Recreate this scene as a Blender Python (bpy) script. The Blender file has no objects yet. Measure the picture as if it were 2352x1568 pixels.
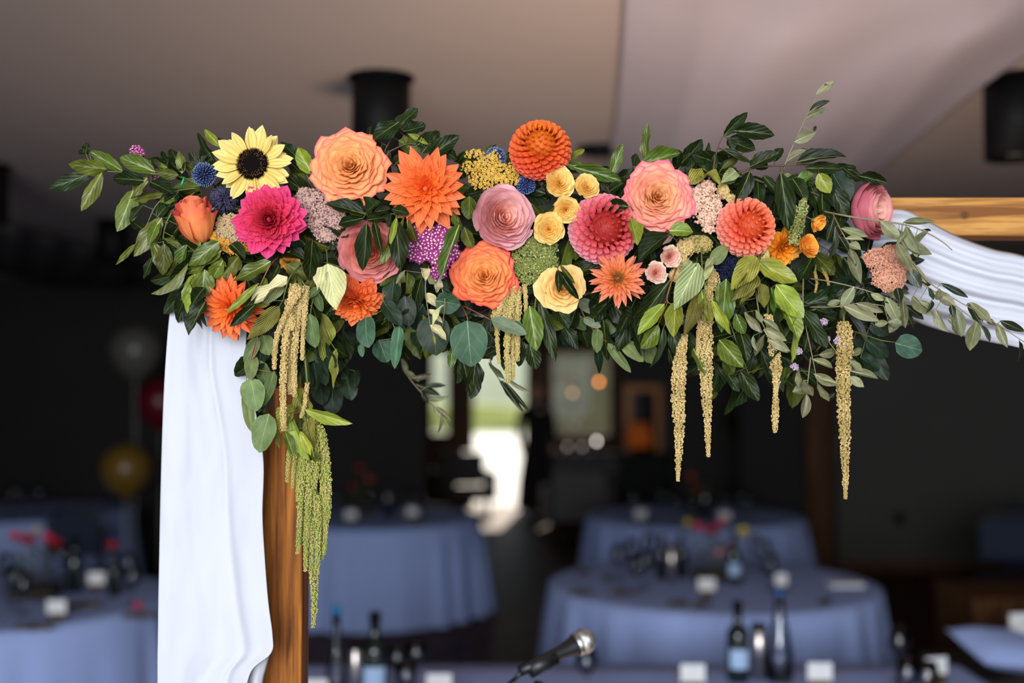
import bpy, math, random
import numpy as np
from mathutils import Vector, Matrix, noise

S = bpy.context.scene
COL = S.collection
PI = math.pi
F = 2600.0                      # focal length in pixels of the 2352x1568 frame
CAMZ = 1.82
PITCH = math.atan(97.0 / F)
CP, SP = math.cos(PITCH), math.sin(PITCH)

# ---------------------------------------------------------------- camera
cd = bpy.data.cameras.new('camera')
cam = bpy.data.objects.new('camera', cd); COL.objects.link(cam)
cd.sensor_width = 36.0
cd.lens = F * 36.0 / 2352.0
cam.location = (0, 0, CAMZ)
cam.rotation_euler = (PI / 2 + PITCH, 0, 0)
cd.clip_start = 0.05
cd.dof.use_dof = True
cd.dof.focus_distance = 1.67
cd.dof.aperture_fstop = 1.5
S.camera = cam

# ---------------------------------------------------------------- world, sun, daylight
w = bpy.data.worlds.new('sky'); S.world = w
w.use_nodes = True
wn = w.node_tree.nodes; wl = w.node_tree.links
bg = wn['Background']
bg.inputs['Color'].default_value = (0.74, 0.86, 1.0, 1)
bg.inputs['Strength'].default_value = 1.05

def add_light(name, kind, loc, rot, energy, color, **kw):
    l = bpy.data.lights.new(name, kind)
    l.energy = energy; l.color = color
    for k, v in kw.items(): setattr(l, k, v)
    o = bpy.data.objects.new(name, l); COL.objects.link(o)
    o.location = loc; o.rotation_euler = rot
    return o
def aim(o, target):
    d = Vector(target) - o.location
    o.rotation_euler = d.to_track_quat('-Z', 'Y').to_euler()

sun = add_light('sun', 'SUN', (3, 30, 20), (0, 0, 0), 9.0, (1.0, 0.90, 0.76), angle=0.01)
aim(sun, Vector((3, 30, 20)) + Vector((-0.12, -1, -0.80)))
# daylight coming in through the open front of the room, behind the photographer
day = add_light('open_front_daylight', 'AREA', (-0.6, -3.6, 2.25), (0, 0, 0), 400.0, (0.93, 0.96, 1.0),
                shape='RECTANGLE', size=3.0, size_y=1.8)
aim(day, (0.3, 3.0, 1.5))
# added warm fill that brightens the ceiling from below, no lamp stands there
ceil_fill = add_light('added_ceiling_fill', 'SPOT', (0.55, 2.6, 0.1), (0, 0, 0), 205.0, (1.0, 0.76, 0.62),
                   spot_size=math.radians(112), spot_blend=1.0, shadow_soft_size=0.7)
aim(ceil_fill, (0.7, 3.7, 2.87))

vs = S.view_settings
vs.view_transform = 'Standard'; vs.look = 'None'; vs.exposure = 0.0; vs.gamma = 1.0
vs.use_curve_mapping = False
S.cycles.max_bounces = 7
S.cycles.diffuse_bounces = 3
S.cycles.glossy_bounces = 3
S.cycles.transmission_bounces = 7
S.cycles.transparent_max_bounces = 16
S.cycles.caustics_reflective = False
S.cycles.caustics_refractive = False
S.cycles.sample_clamp_indirect = 4.0

# ---------------------------------------------------------------- helpers
def P(px, py, Y):
    """world point seen at photograph pixel (px,py) at distance Y in front of the photographer"""
    u = (px - 1176.0) / F; v = (784.0 - py) / F
    dy = CP - v * SP; dz = SP + v * CP
    k = Y / dy
    return Vector((u * k, Y, CAMZ + dz * k))
def gx(px, Y): return (px - 1176.0) / F * Y
def lin(c):
    c = c / 255.0
    return c / 12.92 if c <= 0.04045 else ((c + 0.055) / 1.055) ** 2.4
def RGB(r, g, b): return (lin(r), lin(g), lin(b), 1.0)

def tag(o, label=None, cat=None, group=None, kind=None):
    if label: o['label'] = label
    if cat: o['category'] = cat
    if group: o['group'] = group
    if kind: o['kind'] = kind
    return o
def empty(name, M, label=None, cat=None, group=None):
    o = bpy.data.objects.new(name, None); COL.objects.link(o)
    o.empty_display_size = 0.02
    if isinstance(M, Matrix): o.matrix_basis = M
    else: o.location = M
    return tag(o, label, cat, group)
def ob(name, me, parent=None, M=None, mat=None):
    o = bpy.data.objects.new(name, me); COL.objects.link(o)
    if parent is not None: o.parent = parent
    if M is not None: o.matrix_basis = M
    if mat is not None and len(me.materials) == 0: me.materials.append(mat)
    return o
def mesh(name, verts, faces, mats=(), midx=None, smooth=True, attr=None):
    me = bpy.data.meshes.new(name)
    me.from_pydata([tuple(v) for v in verts], [], [tuple(f) for f in faces])
    for m in mats: me.materials.append(m)
    if midx is not None: me.polygons.foreach_set('material_index', np.array(midx, dtype=np.int32))
    if smooth: me.polygons.foreach_set('use_smooth', np.ones(len(me.polygons), dtype=bool))
    if attr is not None:
        a = me.attributes.new('pt', 'FLOAT_COLOR', 'POINT')
        a.data.foreach_set('color', np.array(attr, dtype=np.float32).ravel())
    me.update()
    return me
def npmesh(name, V, T, mats=(), midx=None, smooth=False):
    me = bpy.data.meshes.new(name)
    V = np.asarray(V, dtype=np.float32); T = np.asarray(T, dtype=np.int32)
    k = T.shape[1]
    me.vertices.add(len(V)); me.vertices.foreach_set('co', V.ravel())
    me.loops.add(T.size); me.loops.foreach_set('vertex_index', T.ravel())
    me.polygons.add(len(T)); me.polygons.foreach_set('loop_start', np.arange(0, T.size, k, dtype=np.int32))
    me.polygons.foreach_set('loop_total', np.full(len(T), k, dtype=np.int32))
    for m in mats: me.materials.append(m)
    if midx is not None: me.polygons.foreach_set('material_index', np.asarray(midx, dtype=np.int32))
    if smooth: me.polygons.foreach_set('use_smooth', np.ones(len(T), dtype=bool))
    me.update(calc_edges=True)
    return me
def grid_faces(nu, nv, off=0, closed=False):
    f = []
    for j in range(nv - 1):
        for i in range(nu - (0 if closed else 1)):
            a = off + j * nu + i; b = off + j * nu + (i + 1) % nu
            f.append((a, b, b + nu, a + nu))
    return f
def box_vf(x0, x1, y0, y1, z0, z1, off=0):
    v = [(x0,y0,z0),(x1,y0,z0),(x1,y1,z0),(x0,y1,z0),(x0,y0,z1),(x1,y0,z1),(x1,y1,z1),(x0,y1,z1)]
    f = [(0,3,2,1),(4,5,6,7),(0,1,5,4),(1,2,6,5),(2,3,7,6),(3,0,4,7)]
    return v, [tuple(i + off for i in q) for q in f]
class MB:
    def __init__(s): s.v = []; s.f = []
    def box(s, *a):
        v, f = box_vf(*a, off=len(s.v)); s.v += v; s.f += f; return s
    def tube(s, pts, r, n=8, cap=True):
        pts = [Vector(p) for p in pts]; off = len(s.v)
        rs = r if isinstance(r, (list, tuple)) else [r] * len(pts)
        for i, p in enumerate(pts):
            d = (pts[min(i + 1, len(pts) - 1)] - pts[max(i - 1, 0)])
            d = d.normalized() if d.length > 1e-9 else Vector((0, 0, 1))
            a = d.cross(Vector((0.3, -1, 0.17))).normalized(); b = d.cross(a)
            for k in range(n):
                t = 2 * PI * k / n
                s.v.append(p + (a * math.cos(t) + b * math.sin(t)) * rs[i])
        s.f += grid_faces(n, len(pts), off, True)
        if cap:
            s.f.append(tuple(off + k for k in range(n))[::-1])
            s.f.append(tuple(off + (len(pts) - 1) * n + k for k in range(n)))
        return s
    def lathe(s, prof, n=24, c=(0, 0, 0)):
        off = len(s.v)
        for r, z in prof:
            for k in range(n):
                t = 2 * PI * k / n
                s.v.append((c[0] + r * math.cos(t), c[1] + r * math.sin(t), c[2] + z))
        s.f += grid_faces(n, len(prof), off, True)
        if prof[0][0] > 1e-5: s.f.append(tuple(off + k for k in range(n))[::-1])
        if prof[-1][0] > 1e-5: s.f.append(tuple(off + (len(prof) - 1) * n + k for k in range(n)))
        return s
    def build(s, name, mat, parent=None, smooth=True, bevel=0.0, M=None):
        me = mesh(name, s.v, s.f, (mat,) if mat else (), smooth=smooth)
        o = ob(name, me, parent, M)
        if bevel > 0:
            b = o.modifiers.new('bevel', 'BEVEL'); b.width = bevel; b.segments = 2; b.limit_method = 'ANGLE'
        return o
def smooth_by_angle(o):
    return o
def spline(pts, n):
    """Catmull-Rom through pts (Vectors or tuples)"""
    pts = [Vector(p) for p in pts]
    if len(pts) == 2: return [pts[0].lerp(pts[1], i / (n - 1)) for i in range(n)]
    out = []
    m = len(pts) - 1
    for i in range(n):
        t = i / (n - 1) * m; k = min(int(t), m - 1); t -= k
        p0 = pts[max(k - 1, 0)]; p1 = pts[k]; p2 = pts[k + 1]; p3 = pts[min(k + 2, m)]
        out.append(0.5 * ((2 * p1) + (p2 - p0) * t + (2 * p0 - 5 * p1 + 4 * p2 - p3) * t * t + (3 * p1 - p0 - 3 * p2 + p3) * t ** 3))
    return out

# ---------------------------------------------------------------- materials
def newmat(name):
    m = bpy.data.materials.new(name); m.use_nodes = True
    nt = m.node_tree; b = nt.nodes['Principled BSDF']
    return m, nt, b
def N(nt, t, **kw):
    n = nt.nodes.new(t)
    for k, v in kw.items(): setattr(n, k, v)
    return n
def mixc(nt, fac, a, b, mode='MIX'):
    n = N(nt, 'ShaderNodeMix', data_type='RGBA', blend_type=mode)
    for s, v in ((0, fac), (6, a), (7, b)):
        if isinstance(v, bpy.types.NodeSocket): nt.links.new(v, n.inputs[s])
        else: n.inputs[s].default_value = v
    return n.outputs[2]
def math_(nt, op, a, b=0.0, clamp=False):
    n = N(nt, 'ShaderNodeMath', operation=op, use_clamp=clamp)
    for s, v in ((0, a), (1, b)):
        if isinstance(v, bpy.types.NodeSocket): nt.links.new(v, n.inputs[s])
        else: n.inputs[s].default_value = v
    return n.outputs[0]
def remap(nt, v, a, b, c=0.0, d=1.0):
    n = N(nt, 'ShaderNodeMapRange', interpolation_type='SMOOTHSTEP')
    nt.links.new(v, n.inputs[0])
    for i, x in enumerate((a, b, c, d)): n.inputs[i + 1].default_value = x
    return n.outputs[0]
def plain(name, c, rough=0.6, metal=0.0, var=0.06, scale=20, spec=0.5, emit=None, estr=0.0, bump=0.0):
    m, nt, b = newmat(name)
    tc = N(nt, 'ShaderNodeTexCoord'); nz = N(nt, 'ShaderNodeTexNoise')
    nz.inputs['Scale'].default_value = scale; nz.inputs['Detail'].default_value = 4
    nt.links.new(tc.outputs['Object'], nz.inputs['Vector'])
    dk = tuple(x * (1 - var * 2) for x in c[:3]) + (1,); lt = tuple(min(1, x * (1 + var * 2)) for x in c[:3]) + (1,)
    nt.links.new(mixc(nt, nz.outputs[0], dk, lt), b.inputs['Base Color'])
    b.inputs['Roughness'].default_value = rough; b.inputs['Metallic'].default_value = metal
    b.inputs['Specular IOR Level'].default_value = spec
    if bump:
        bp = N(nt, 'ShaderNodeBump'); bp.inputs['Strength'].default_value = bump; bp.inputs['Distance'].default_value = 0.002
        nt.links.new(nz.outputs[0], bp.inputs['Height']); nt.links.new(bp.outputs[0], b.inputs['Normal'])
    if emit: b.inputs['Emission Color'].default_value = emit; b.inputs['Emission Strength'].default_value = estr
    return m
def glass(name, c=(1, 1, 1, 1), rough=0.0):
    m, nt, b = newmat(name)
    # thin blown glass: clear, with mirror-like glints that grow towards the rim
    gl = N(nt, 'ShaderNodeBsdfGlossy'); gl.inputs['Roughness'].default_value = 0.06
    tr = N(nt, 'ShaderNodeBsdfTransparent'); tr.inputs['Color'].default_value = (0.93, 0.94, 0.95, 1)
    mx = N(nt, 'ShaderNodeMixShader'); lw = N(nt, 'ShaderNodeLayerWeight'); lw.inputs['Blend'].default_value = 0.35
    nt.links.new(lw.outputs['Fresnel'], mx.inputs[0]); nt.links.new(tr.outputs[0], mx.inputs[1]); nt.links.new(gl.outputs[0], mx.inputs[2])
    nt.links.new(mx.outputs[0], nt.nodes['Material Output'].inputs[0])
    return m
def sheer(nt, b, col, amount):
    """thin organic sheet: part of the light comes through"""
    tr = N(nt, 'ShaderNodeBsdfTranslucent'); mx = N(nt, 'ShaderNodeMixShader')
    if isinstance(col, bpy.types.NodeSocket): nt.links.new(col, tr.inputs['Color'])
    else: tr.inputs['Color'].default_value = col
    mx.inputs[0].default_value = amount
    out = nt.nodes['Material Output']
    nt.links.new(b.outputs[0], mx.inputs[1]); nt.links.new(tr.outputs[0], mx.inputs[2]); nt.links.new(mx.outputs[0], out.inputs[0])

def leaf_mat(name, top, back, rib, rough=0.38, veins=0.25, vfreq=26.0, slant=1.3, ribw=0.022, bump=0.25, blotch=0.25, coat=0.0, spec=0.4):
    m, nt, b = newmat(name)
    tc = N(nt, 'ShaderNodeTexCoord'); sx = N(nt, 'ShaderNodeSeparateXYZ'); nt.links.new(tc.outputs['Object'], sx.inputs[0])
    geo = N(nt, 'ShaderNodeNewGeometry'); oi = N(nt, 'ShaderNodeObjectInfo')
    x = sx.outputs['X']; ay = math_(nt, 'ABSOLUTE', sx.outputs['Y'])
    col = mixc(nt, geo.outputs['Backfacing'], top, back)
    nz = N(nt, 'ShaderNodeTexNoise'); nz.inputs['Scale'].default_value = 3.5; nz.inputs['Detail'].default_value = 4
    ad = N(nt, 'ShaderNodeVectorMath', operation='ADD'); nt.links.new(tc.outputs['Object'], ad.inputs[0])
    cb = N(nt, 'ShaderNodeCombineXYZ'); nt.links.new(math_(nt, 'MULTIPLY', oi.outputs['Random'], 37.0), cb.inputs[2]); nt.links.new(cb.outputs[0], ad.inputs[1])
    nt.links.new(ad.outputs[0], nz.inputs['Vector'])
    hs = N(nt, 'ShaderNodeHueSaturation'); nt.links.new(col, hs.inputs['Color'])
    val = math_(nt, 'ADD', math_(nt, 'MULTIPLY', oi.outputs['Random'], 0.50), 0.58)
    val = math_(nt, 'MULTIPLY', val, remap(nt, nz.outputs[0], 0.3, 0.7, 1 - blotch, 1 + blotch))
    nt.links.new(val, hs.inputs['Value'])
    nt.links.new(math_(nt, 'ADD', math_(nt, 'MULTIPLY', math_(nt, 'FRACT', math_(nt, 'MULTIPLY', oi.outputs['Random'], 7.3)), 0.05), 0.475), hs.inputs['Hue'])
    # side veins slant towards the tip
    ph = math_(nt, 'SUBTRACT', math_(nt, 'MULTIPLY', x, vfreq), math_(nt, 'MULTIPLY', ay, vfreq * slant))
    sn = math_(nt, 'SINE', ph)
    vn = remap(nt, sn, 0.82, 1.0)
    wd = math_(nt, 'MULTIPLY', math_(nt, 'SUBTRACT', 1.12, x), ribw)
    rb = math_(nt, 'LESS_THAN', ay, wd)
    c1 = mixc(nt, math_(nt, 'MULTIPLY', vn, veins), hs.outputs[0], rib)
    c2 = mixc(nt, math_(nt, 'MULTIPLY', rb, 0.8), c1, rib)
    nt.links.new(c2, b.inputs['Base Color'])
    b.inputs['Roughness'].default_value = rough; b.inputs['Specular IOR Level'].default_value = spec
    bp = N(nt, 'ShaderNodeBump'); bp.inputs['Strength'].default_value = bump; bp.inputs['Distance'].default_value = 0.0012
    nt.links.new(math_(nt, 'ADD', math_(nt, 'MULTIPLY', sn, -0.5), math_(nt, 'MULTIPLY', nz.outputs[0], 0.6)), bp.inputs['Height'])
    nt.links.new(bp.outputs[0], b.inputs['Normal'])
    sheer(nt, b, c2, 0.10)
    return m

def petal_mat(name, inner, outer, edge=None, edge_amt=0.0, edge_at=0.8, rough=0.55, streak=0.12, trans=0.30, var=0.10, back=None, sfreq=26.0):
    """inner / outer = (base, middle, tip) colours; obj.color[0] says how far out in the flower the petal sits;
    attribute pt = (t along, |u| across, random)"""
    m, nt, b = newmat(name)
    at = N(nt, 'ShaderNodeAttribute', attribute_name='pt'); s = N(nt, 'ShaderNodeSeparateColor'); nt.links.new(at.outputs['Color'], s.inputs[0])
    oi = N(nt, 'ShaderNodeObjectInfo'); so = N(nt, 'ShaderNodeSeparateColor'); nt.links.new(oi.outputs['Color'], so.inputs[0])
    t = s.outputs[0]; u = s.outputs[1]
    def ramp(cols):
        r = N(nt, 'ShaderNodeValToRGB'); nt.links.new(t, r.inputs[0])
        r.color_ramp.elements[0].color = cols[0]; r.color_ramp.elements[0].position = 0.12
        r.color_ramp.elements[1].color = cols[2]; r.color_ramp.elements[1].position = 0.97
        e = r.color_ramp.elements.new(0.55); e.color = cols[1]
        return r.outputs[0]
    col = mixc(nt, so.outputs[0], ramp(inner), ramp(outer))
    if edge:
        k = math_(nt, 'ADD', math_(nt, 'MULTIPLY', u, 0.35), t)
        e = remap(nt, math_(nt, 'MAXIMUM', t, math_(nt, 'MULTIPLY', u, 0.98)), edge_at, 1.0)
        f = math_(nt, 'MULTIPLY', e, math_(nt, 'MULTIPLY', math_(nt, 'ADD', so.outputs[0], 0.12), edge_amt), True)
        col = mixc(nt, f, col, edge)
    if back:
        g = N(nt, 'ShaderNodeNewGeometry')
        col = mixc(nt, math_(nt, 'MULTIPLY', g.outputs['Backfacing'], math_(nt, 'MULTIPLY', so.outputs[0], 0.8)), col, back)
    # fine streaks that run along the petal
    st = math_(nt, 'SINE', math_(nt, 'MULTIPLY', s.outputs[2], sfreq))
    hs = N(nt, 'ShaderNodeHueSaturation'); nt.links.new(col, hs.inputs['Color'])
    v = math_(nt, 'ADD', math_(nt, 'MULTIPLY', st, streak * 0.5), 1.0)
    v = math_(nt, 'MULTIPLY', v, math_(nt, 'ADD', math_(nt, 'MULTIPLY', oi.outputs['Random'], var * 2), 1 - var))
    nt.links.new(v, hs.inputs['Value'])
    nt.links.new(hs.outputs[0], b.inputs['Base Color'])
    b.inputs['Roughness'].default_value = rough; b.inputs['Specular IOR Level'].default_value = 0.25
    bp = N(nt, 'ShaderNodeBump'); bp.inputs['Strength'].default_value = 0.3; bp.inputs['Distance'].default_value = 0.0008
    nt.links.new(st, bp.inputs['Height']); nt.links.new(bp.outputs[0], b.inputs['Normal'])
    sheer(nt, b, hs.outputs[0], trans)
    return m

def wood_mat(name, c1, c2, c3, axis='z', scale=1.0, rough=0.55, stretch=16.0, bump=0.3):
    m, nt, b = newmat(name); b.inputs['Specular IOR Level'].default_value = 0.25
    tc = N(nt, 'ShaderNodeTexCoord'); mp = N(nt, 'ShaderNodeMapping'); nt.links.new(tc.outputs['Object'], mp.inputs[0])
    sc = [stretch * scale] * 3; sc['xyz'.index(axis)] = scale
    mp.inputs['Scale'].default_value = sc
    nz = N(nt, 'ShaderNodeTexNoise'); nz.inputs['Scale'].default_value = 3.0; nz.inputs['Detail'].default_value = 8; nz.inputs['Distortion'].default_value = 0.7
    nt.links.new(mp.outputs[0], nz.inputs['Vector'])
    r = N(nt, 'ShaderNodeValToRGB'); nt.links.new(nz.outputs[0], r.inputs[0])
    e = r.color_ramp.elements; e[0].position = 0.32; e[0].color = c1; e[1].position = 0.68; e[1].color = c3
    k = e.new(0.5); k.color = c2
    mp2 = N(nt, 'ShaderNodeMapping'); nt.links.new(tc.outputs['Object'], mp2.inputs[0])
    s2 = [60 * scale] * 3; s2['xyz'.index(axis)] = 2.5 * scale; mp2.inputs['Scale'].default_value = s2
    n2 = N(nt, 'ShaderNodeTexNoise'); n2.inputs['Scale'].default_value = 4.0; n2.inputs['Detail'].default_value = 3
    nt.links.new(mp2.outputs[0], n2.inputs['Vector'])
    cc = mixc(nt, remap(nt, n2.outputs[0], 0.52, 0.75, 0.0, 0.6), r.outputs[0], c1)
    # knots
    vo = N(nt, 'ShaderNodeTexVoronoi'); vo.inputs['Scale'].default_value = 6.0 * scale
    nt.links.new(tc.outputs['Object'], vo.inputs['Vector'])
    cc = mixc(nt, remap(nt, vo.outputs['Distance'], 0.03, 0.10, 0.75, 0.0), cc, tuple(x * 0.35 for x in c1[:3]) + (1,))
    nt.links.new(cc, b.inputs['Base Color']); b.inputs['Roughness'].default_value = rough
    bp = N(nt, 'ShaderNodeBump'); bp.inputs['Strength'].default_value = bump; bp.inputs['Distance'].default_value = 0.003
    nt.links.new(nz.outputs[0], bp.inputs['Height']); nt.links.new(bp.outputs[0], b.inputs['Normal'])
    return m
def cloth_mat(name, c, trans=0.1, weave=900.0, rough=0.85, bump=0.15):
    m, nt, b = newmat(name)
    tc = N(nt, 'ShaderNodeTexCoord')
    nz = N(nt, 'ShaderNodeTexNoise'); nz.inputs['Scale'].default_value = 5.0; nz.inputs['Detail'].default_value = 6
    nt.links.new(tc.outputs['Object'], nz.inputs['Vector'])
    mp = N(nt, 'ShaderNodeMapping'); mp.inputs['Scale'].default_value = (weave, weave * 0.3, weave * 0.3)
    nt.links.new(tc.outputs['Object'], mp.inputs[0])
    n2 = N(nt, 'ShaderNodeTexNoise'); n2.inputs['Scale'].default_value = 1.0; n2.inputs['Detail'].default_value = 2
    nt.links.new(mp.outputs[0], n2.inputs['Vector'])
    col = mixc(nt, nz.outputs[0], tuple(x * 0.94 for x in c[:3]) + (1,), c)
    col = mixc(nt, math_(nt, 'MULTIPLY', n2.outputs[0], 0.10), col, tuple(x * 0.7 for x in c[:3]) + (1,))
    nt.links.new(col, b.inputs['Base Color']); b.inputs['Roughness'].default_value = rough
    b.inputs['Specular IOR Level'].default_value = 0.15
    bp = N(nt, 'ShaderNodeBump'); bp.inputs['Strength'].default_value = bump; bp.inputs['Distance'].default_value = 0.0006
    nt.links.new(n2.outputs[0], bp.inputs['Height']); nt.links.new(bp.outputs[0], b.inputs['Normal'])
    if trans: sheer(nt, b, c, trans)
    return m

M = {}
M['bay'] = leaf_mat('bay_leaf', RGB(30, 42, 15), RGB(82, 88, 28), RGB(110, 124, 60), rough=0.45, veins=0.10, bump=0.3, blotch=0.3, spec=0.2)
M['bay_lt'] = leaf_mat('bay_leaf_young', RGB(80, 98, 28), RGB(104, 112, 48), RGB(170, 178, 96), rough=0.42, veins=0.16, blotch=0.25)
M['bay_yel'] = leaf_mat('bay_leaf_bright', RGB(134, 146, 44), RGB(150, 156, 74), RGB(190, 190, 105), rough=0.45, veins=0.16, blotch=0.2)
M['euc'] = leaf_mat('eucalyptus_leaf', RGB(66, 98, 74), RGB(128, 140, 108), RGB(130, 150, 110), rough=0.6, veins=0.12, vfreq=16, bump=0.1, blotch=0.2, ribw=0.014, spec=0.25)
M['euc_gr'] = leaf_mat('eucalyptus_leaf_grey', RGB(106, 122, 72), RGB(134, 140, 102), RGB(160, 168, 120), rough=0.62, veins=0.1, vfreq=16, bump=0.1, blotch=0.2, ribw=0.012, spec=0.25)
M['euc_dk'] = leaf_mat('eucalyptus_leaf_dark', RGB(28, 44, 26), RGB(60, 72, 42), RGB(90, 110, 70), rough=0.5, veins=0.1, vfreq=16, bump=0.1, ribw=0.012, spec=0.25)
M['olive'] = leaf_mat('olive_leaf', RGB(36, 46, 26), RGB(116, 116, 80), RGB(150, 150, 110), rough=0.45, veins=0.0, bump=0.1, ribw=0.03)
M['olive_lt'] = leaf_mat('olive_leaf_pale', RGB(136, 136, 94), RGB(146, 146, 108), RGB(184, 182, 144), rough=0.55, veins=0.0, bump=0.1, ribw=0.03, blotch=0.15)
M['cream'] = leaf_mat('dry_leaf_cream', RGB(206, 196, 142), RGB(214, 204, 156), RGB(232, 226, 180), rough=0.7, veins=0.5, vfreq=34, slant=1.6, bump=0.6, blotch=0.1)
M['amar'] = leaf_mat('amaranth_leaf', RGB(140, 136, 52), RGB(150, 142, 70), RGB(120, 104, 48), rough=0.5, veins=0.45, vfreq=40, slant=1.6, bump=0.9, blotch=0.3)
M['amar_pale'] = leaf_mat('amaranth_leaf_pale', RGB(176, 182, 120), RGB(176, 182, 124), RGB(214, 214, 160), rough=0.6, veins=0.6, vfreq=34, slant=1.6, bump=0.7, blotch=0.1)
M['stem'] = plain('green_stem', RGB(96, 104, 50), 0.6)
M['twig'] = plain('brown_twig', RGB(84, 62, 42), 0.7)
M['twig_pale'] = plain('grey_green_twig', RGB(128, 116, 84), 0.7)
M['red_stem'] = plain('reddish_stem', RGB(138, 84, 48), 0.6)
M['wood_post'] = wood_mat('stained_pine_post', RGB(70, 34, 8), RGB(134, 76, 20), RGB(172, 106, 34), 'z', 1.3, stretch=26, rough=0.7)
M['wood_beam'] = wood_mat('stained_pine_beam', RGB(120, 72, 28), RGB(176, 122, 58), RGB(204, 152, 82), 'x', 1.6, stretch=12, bump=0.6)
M['drape'] = cloth_mat('white_muslin', (0.63, 0.63, 0.69, 1), 0.12)
M['tcloth'] = cloth_mat('white_linen_blue_cast', (0.42, 0.54, 0.95, 1), 0.0, 400)  # white linen; the dim blue light on it is put into the colour
M['tcloth_top'] = M['tcloth']
M['ceil_cloth'] = cloth_mat('grey_ceiling_fabric', (0.70, 0.64, 0.68, 1), 0.1, 300)
M['glass'] = glass('clear_glass')
M['glass_dk'] = plain('dark_wine_bottle_glass', (0.006, 0.010, 0.008, 1), 0.12, spec=0.8)
M['steel'] = plain('brushed_steel', (0.72, 0.64, 0.6, 1), 0.3, 1.0)
M['black'] = plain('matt_black', (0.004, 0.004, 0.004, 1), 0.6, spec=0.15)
M['card'] = plain('white_card', (0.85, 0.85, 0.85, 1), 0.7)
M['kraft'] = plain('brown_kraft', RGB(84, 66, 34), 0.8)
M['label'] = plain('pale_blue_label', RGB(170, 200, 235), 0.6)
# ---------------------------------------------------------------- the room
def struct(name, mb_or_me, mat, smooth=False):
    o = mb_or_me.build(name, mat, None, smooth=smooth)
    o['kind'] = 'structure'
    return o
CEIL = 2.87
M['ceiling'] = plain('ceiling_plaster', (0.62, 0.52, 0.45, 1), 0.9, var=0.03, scale=1.5)
M['wall'] = plain('dark_grey_wall', (0.04, 0.037, 0.034, 1), 0.9, var=0.1, scale=2)
M['wall_dk'] = plain('charcoal_wall', (0.022, 0.020, 0.019, 1), 0.9, var=0.1, scale=2)
M['wall_gr'] = plain('grey_green_wall', (0.075, 0.072, 0.066, 1), 0.9, var=0.06, scale=2)
M['floor'] = wood_mat('dark_floorboards', RGB(44, 24, 12), RGB(74, 42, 20), RGB(96, 58, 30), 'y', 0.6, rough=0.55, stretch=7, bump=0.1)
M['floor'].node_tree.nodes['Principled BSDF'].inputs['Specular IOR Level'].default_value = 0.12
M['frame_wood'] = wood_mat('brown_door_frame', RGB(50, 30, 14), RGB(84, 52, 26), RGB(110, 70, 36), 'z', 1.0, stretch=14, bump=0.1)
M['paving'] = plain('pale_paving', (0.62, 0.60, 0.56, 1), 0.9)
M['lawn'] = plain('sunlit_lawn', RGB(186, 190, 110), 0.9, var=0.2, scale=1)
M['render'] = plain('far_pale_render', RGB(250, 240, 222), 0.9, var=0.08, scale=0.4)

struct('floor', MB().box(-6, 5.6, -1.3, 17.0, -0.06, 0.0), M['floor'])
struct('ceiling', MB().box(-6, 5.6, 0.4, 17.1, CEIL, CEIL + 0.1), M['ceiling'])
struct('wall_left', MB().box(-6.1, -6.0, 0.4, 17.0, 0, CEIL), M['wall_dk'])
struct('wall_right', MB().box(5.6, 5.7, 0.4, 17.0, 0, CEIL), M['wall'])
B1 = 11.4
struct('wall_back', MB().box(-6.0, gx(975, B1), B1, B1 + 0.15, 0, CEIL).box(gx(1700, B1), gx(1850, B1), B1, B1 + 0.15, 0, CEIL).box(gx(975, B1), gx(1700, B1), B1, B1 + 0.15, 2.35, CEIL), M['wall_dk'])
struct('trim_4', MB().box(gx(1846, B1), gx(1926, B1), B1 - 0.12, B1 + 0.05, 0, CEIL), M['frame_wood'])
struct('wall_rear_right', MB().box(gx(1922, 11.0), 5.6, 11.0, 11.15, 0, CEIL), M['wall_gr'])
struct('baseboard_back', MB().box(gx(1922, 11.0), 5.6, 10.98, 11.0, 0, 0.09), M['frame_wood'])
struct('wall_partition', MB().box(gx(1436, 14.0), gx(1850, 14.0), 14.0, 14.12, 0, CEIL), M['wall'])
# glazed doors to the garden, at the end of the far room
DY = 17.0
doorx = [gx(p, DY) for p in (940, 985, 1036, 1088, 1208, 1262, 1408, 1440)]
fr = MB()
for a, b in ((0, 1), (2, 3), (4, 5), (6, 7)):
    fr.box(doorx[a], doorx[b], DY, DY + 0.12, 0, 2.5)
fr.box(doorx[0], doorx[7], DY + 0.02, DY + 0.10, 2.36, 2.5)
struct('door_1', fr, M['frame_wood'])
struct('wall_far', MB().box(-6, doorx[0], DY, DY + 0.15, 0, CEIL).box(doorx[7], 5.6, DY, DY + 0.15, 0, CEIL).box(doorx[0], doorx[7], DY, DY + 0.15, 2.5, CEIL), M['wall_dk'])
def window(n, xa, xb, z0):
    w_ = tag(empty('window_%d' % n, (xa, DY + 0.05, 0)), kind='structure')
    h = 2.36 - z0; ww = xb - xa
    MB().box(0, ww, -0.04, 0.04, 0, z0).build('lower_panel', M['frame_wood'], w_, smooth=False)
    MB().box(0, ww, -0.03, 0.03, z0, z0 + 0.07).box(0, ww, -0.03, 0.03, 2.29, 2.36).box(0, 0.05, -0.03, 0.03, z0, 2.36).box(ww - 0.05, ww, -0.03, 0.03, z0, 2.36).build('sash', M['frame_wood'], w_, smooth=False)
    MB().box(0.05, ww - 0.05, -0.004, 0.004, z0 + 0.07, 2.29).build('pane', M['pane'], w_, smooth=False)
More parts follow.
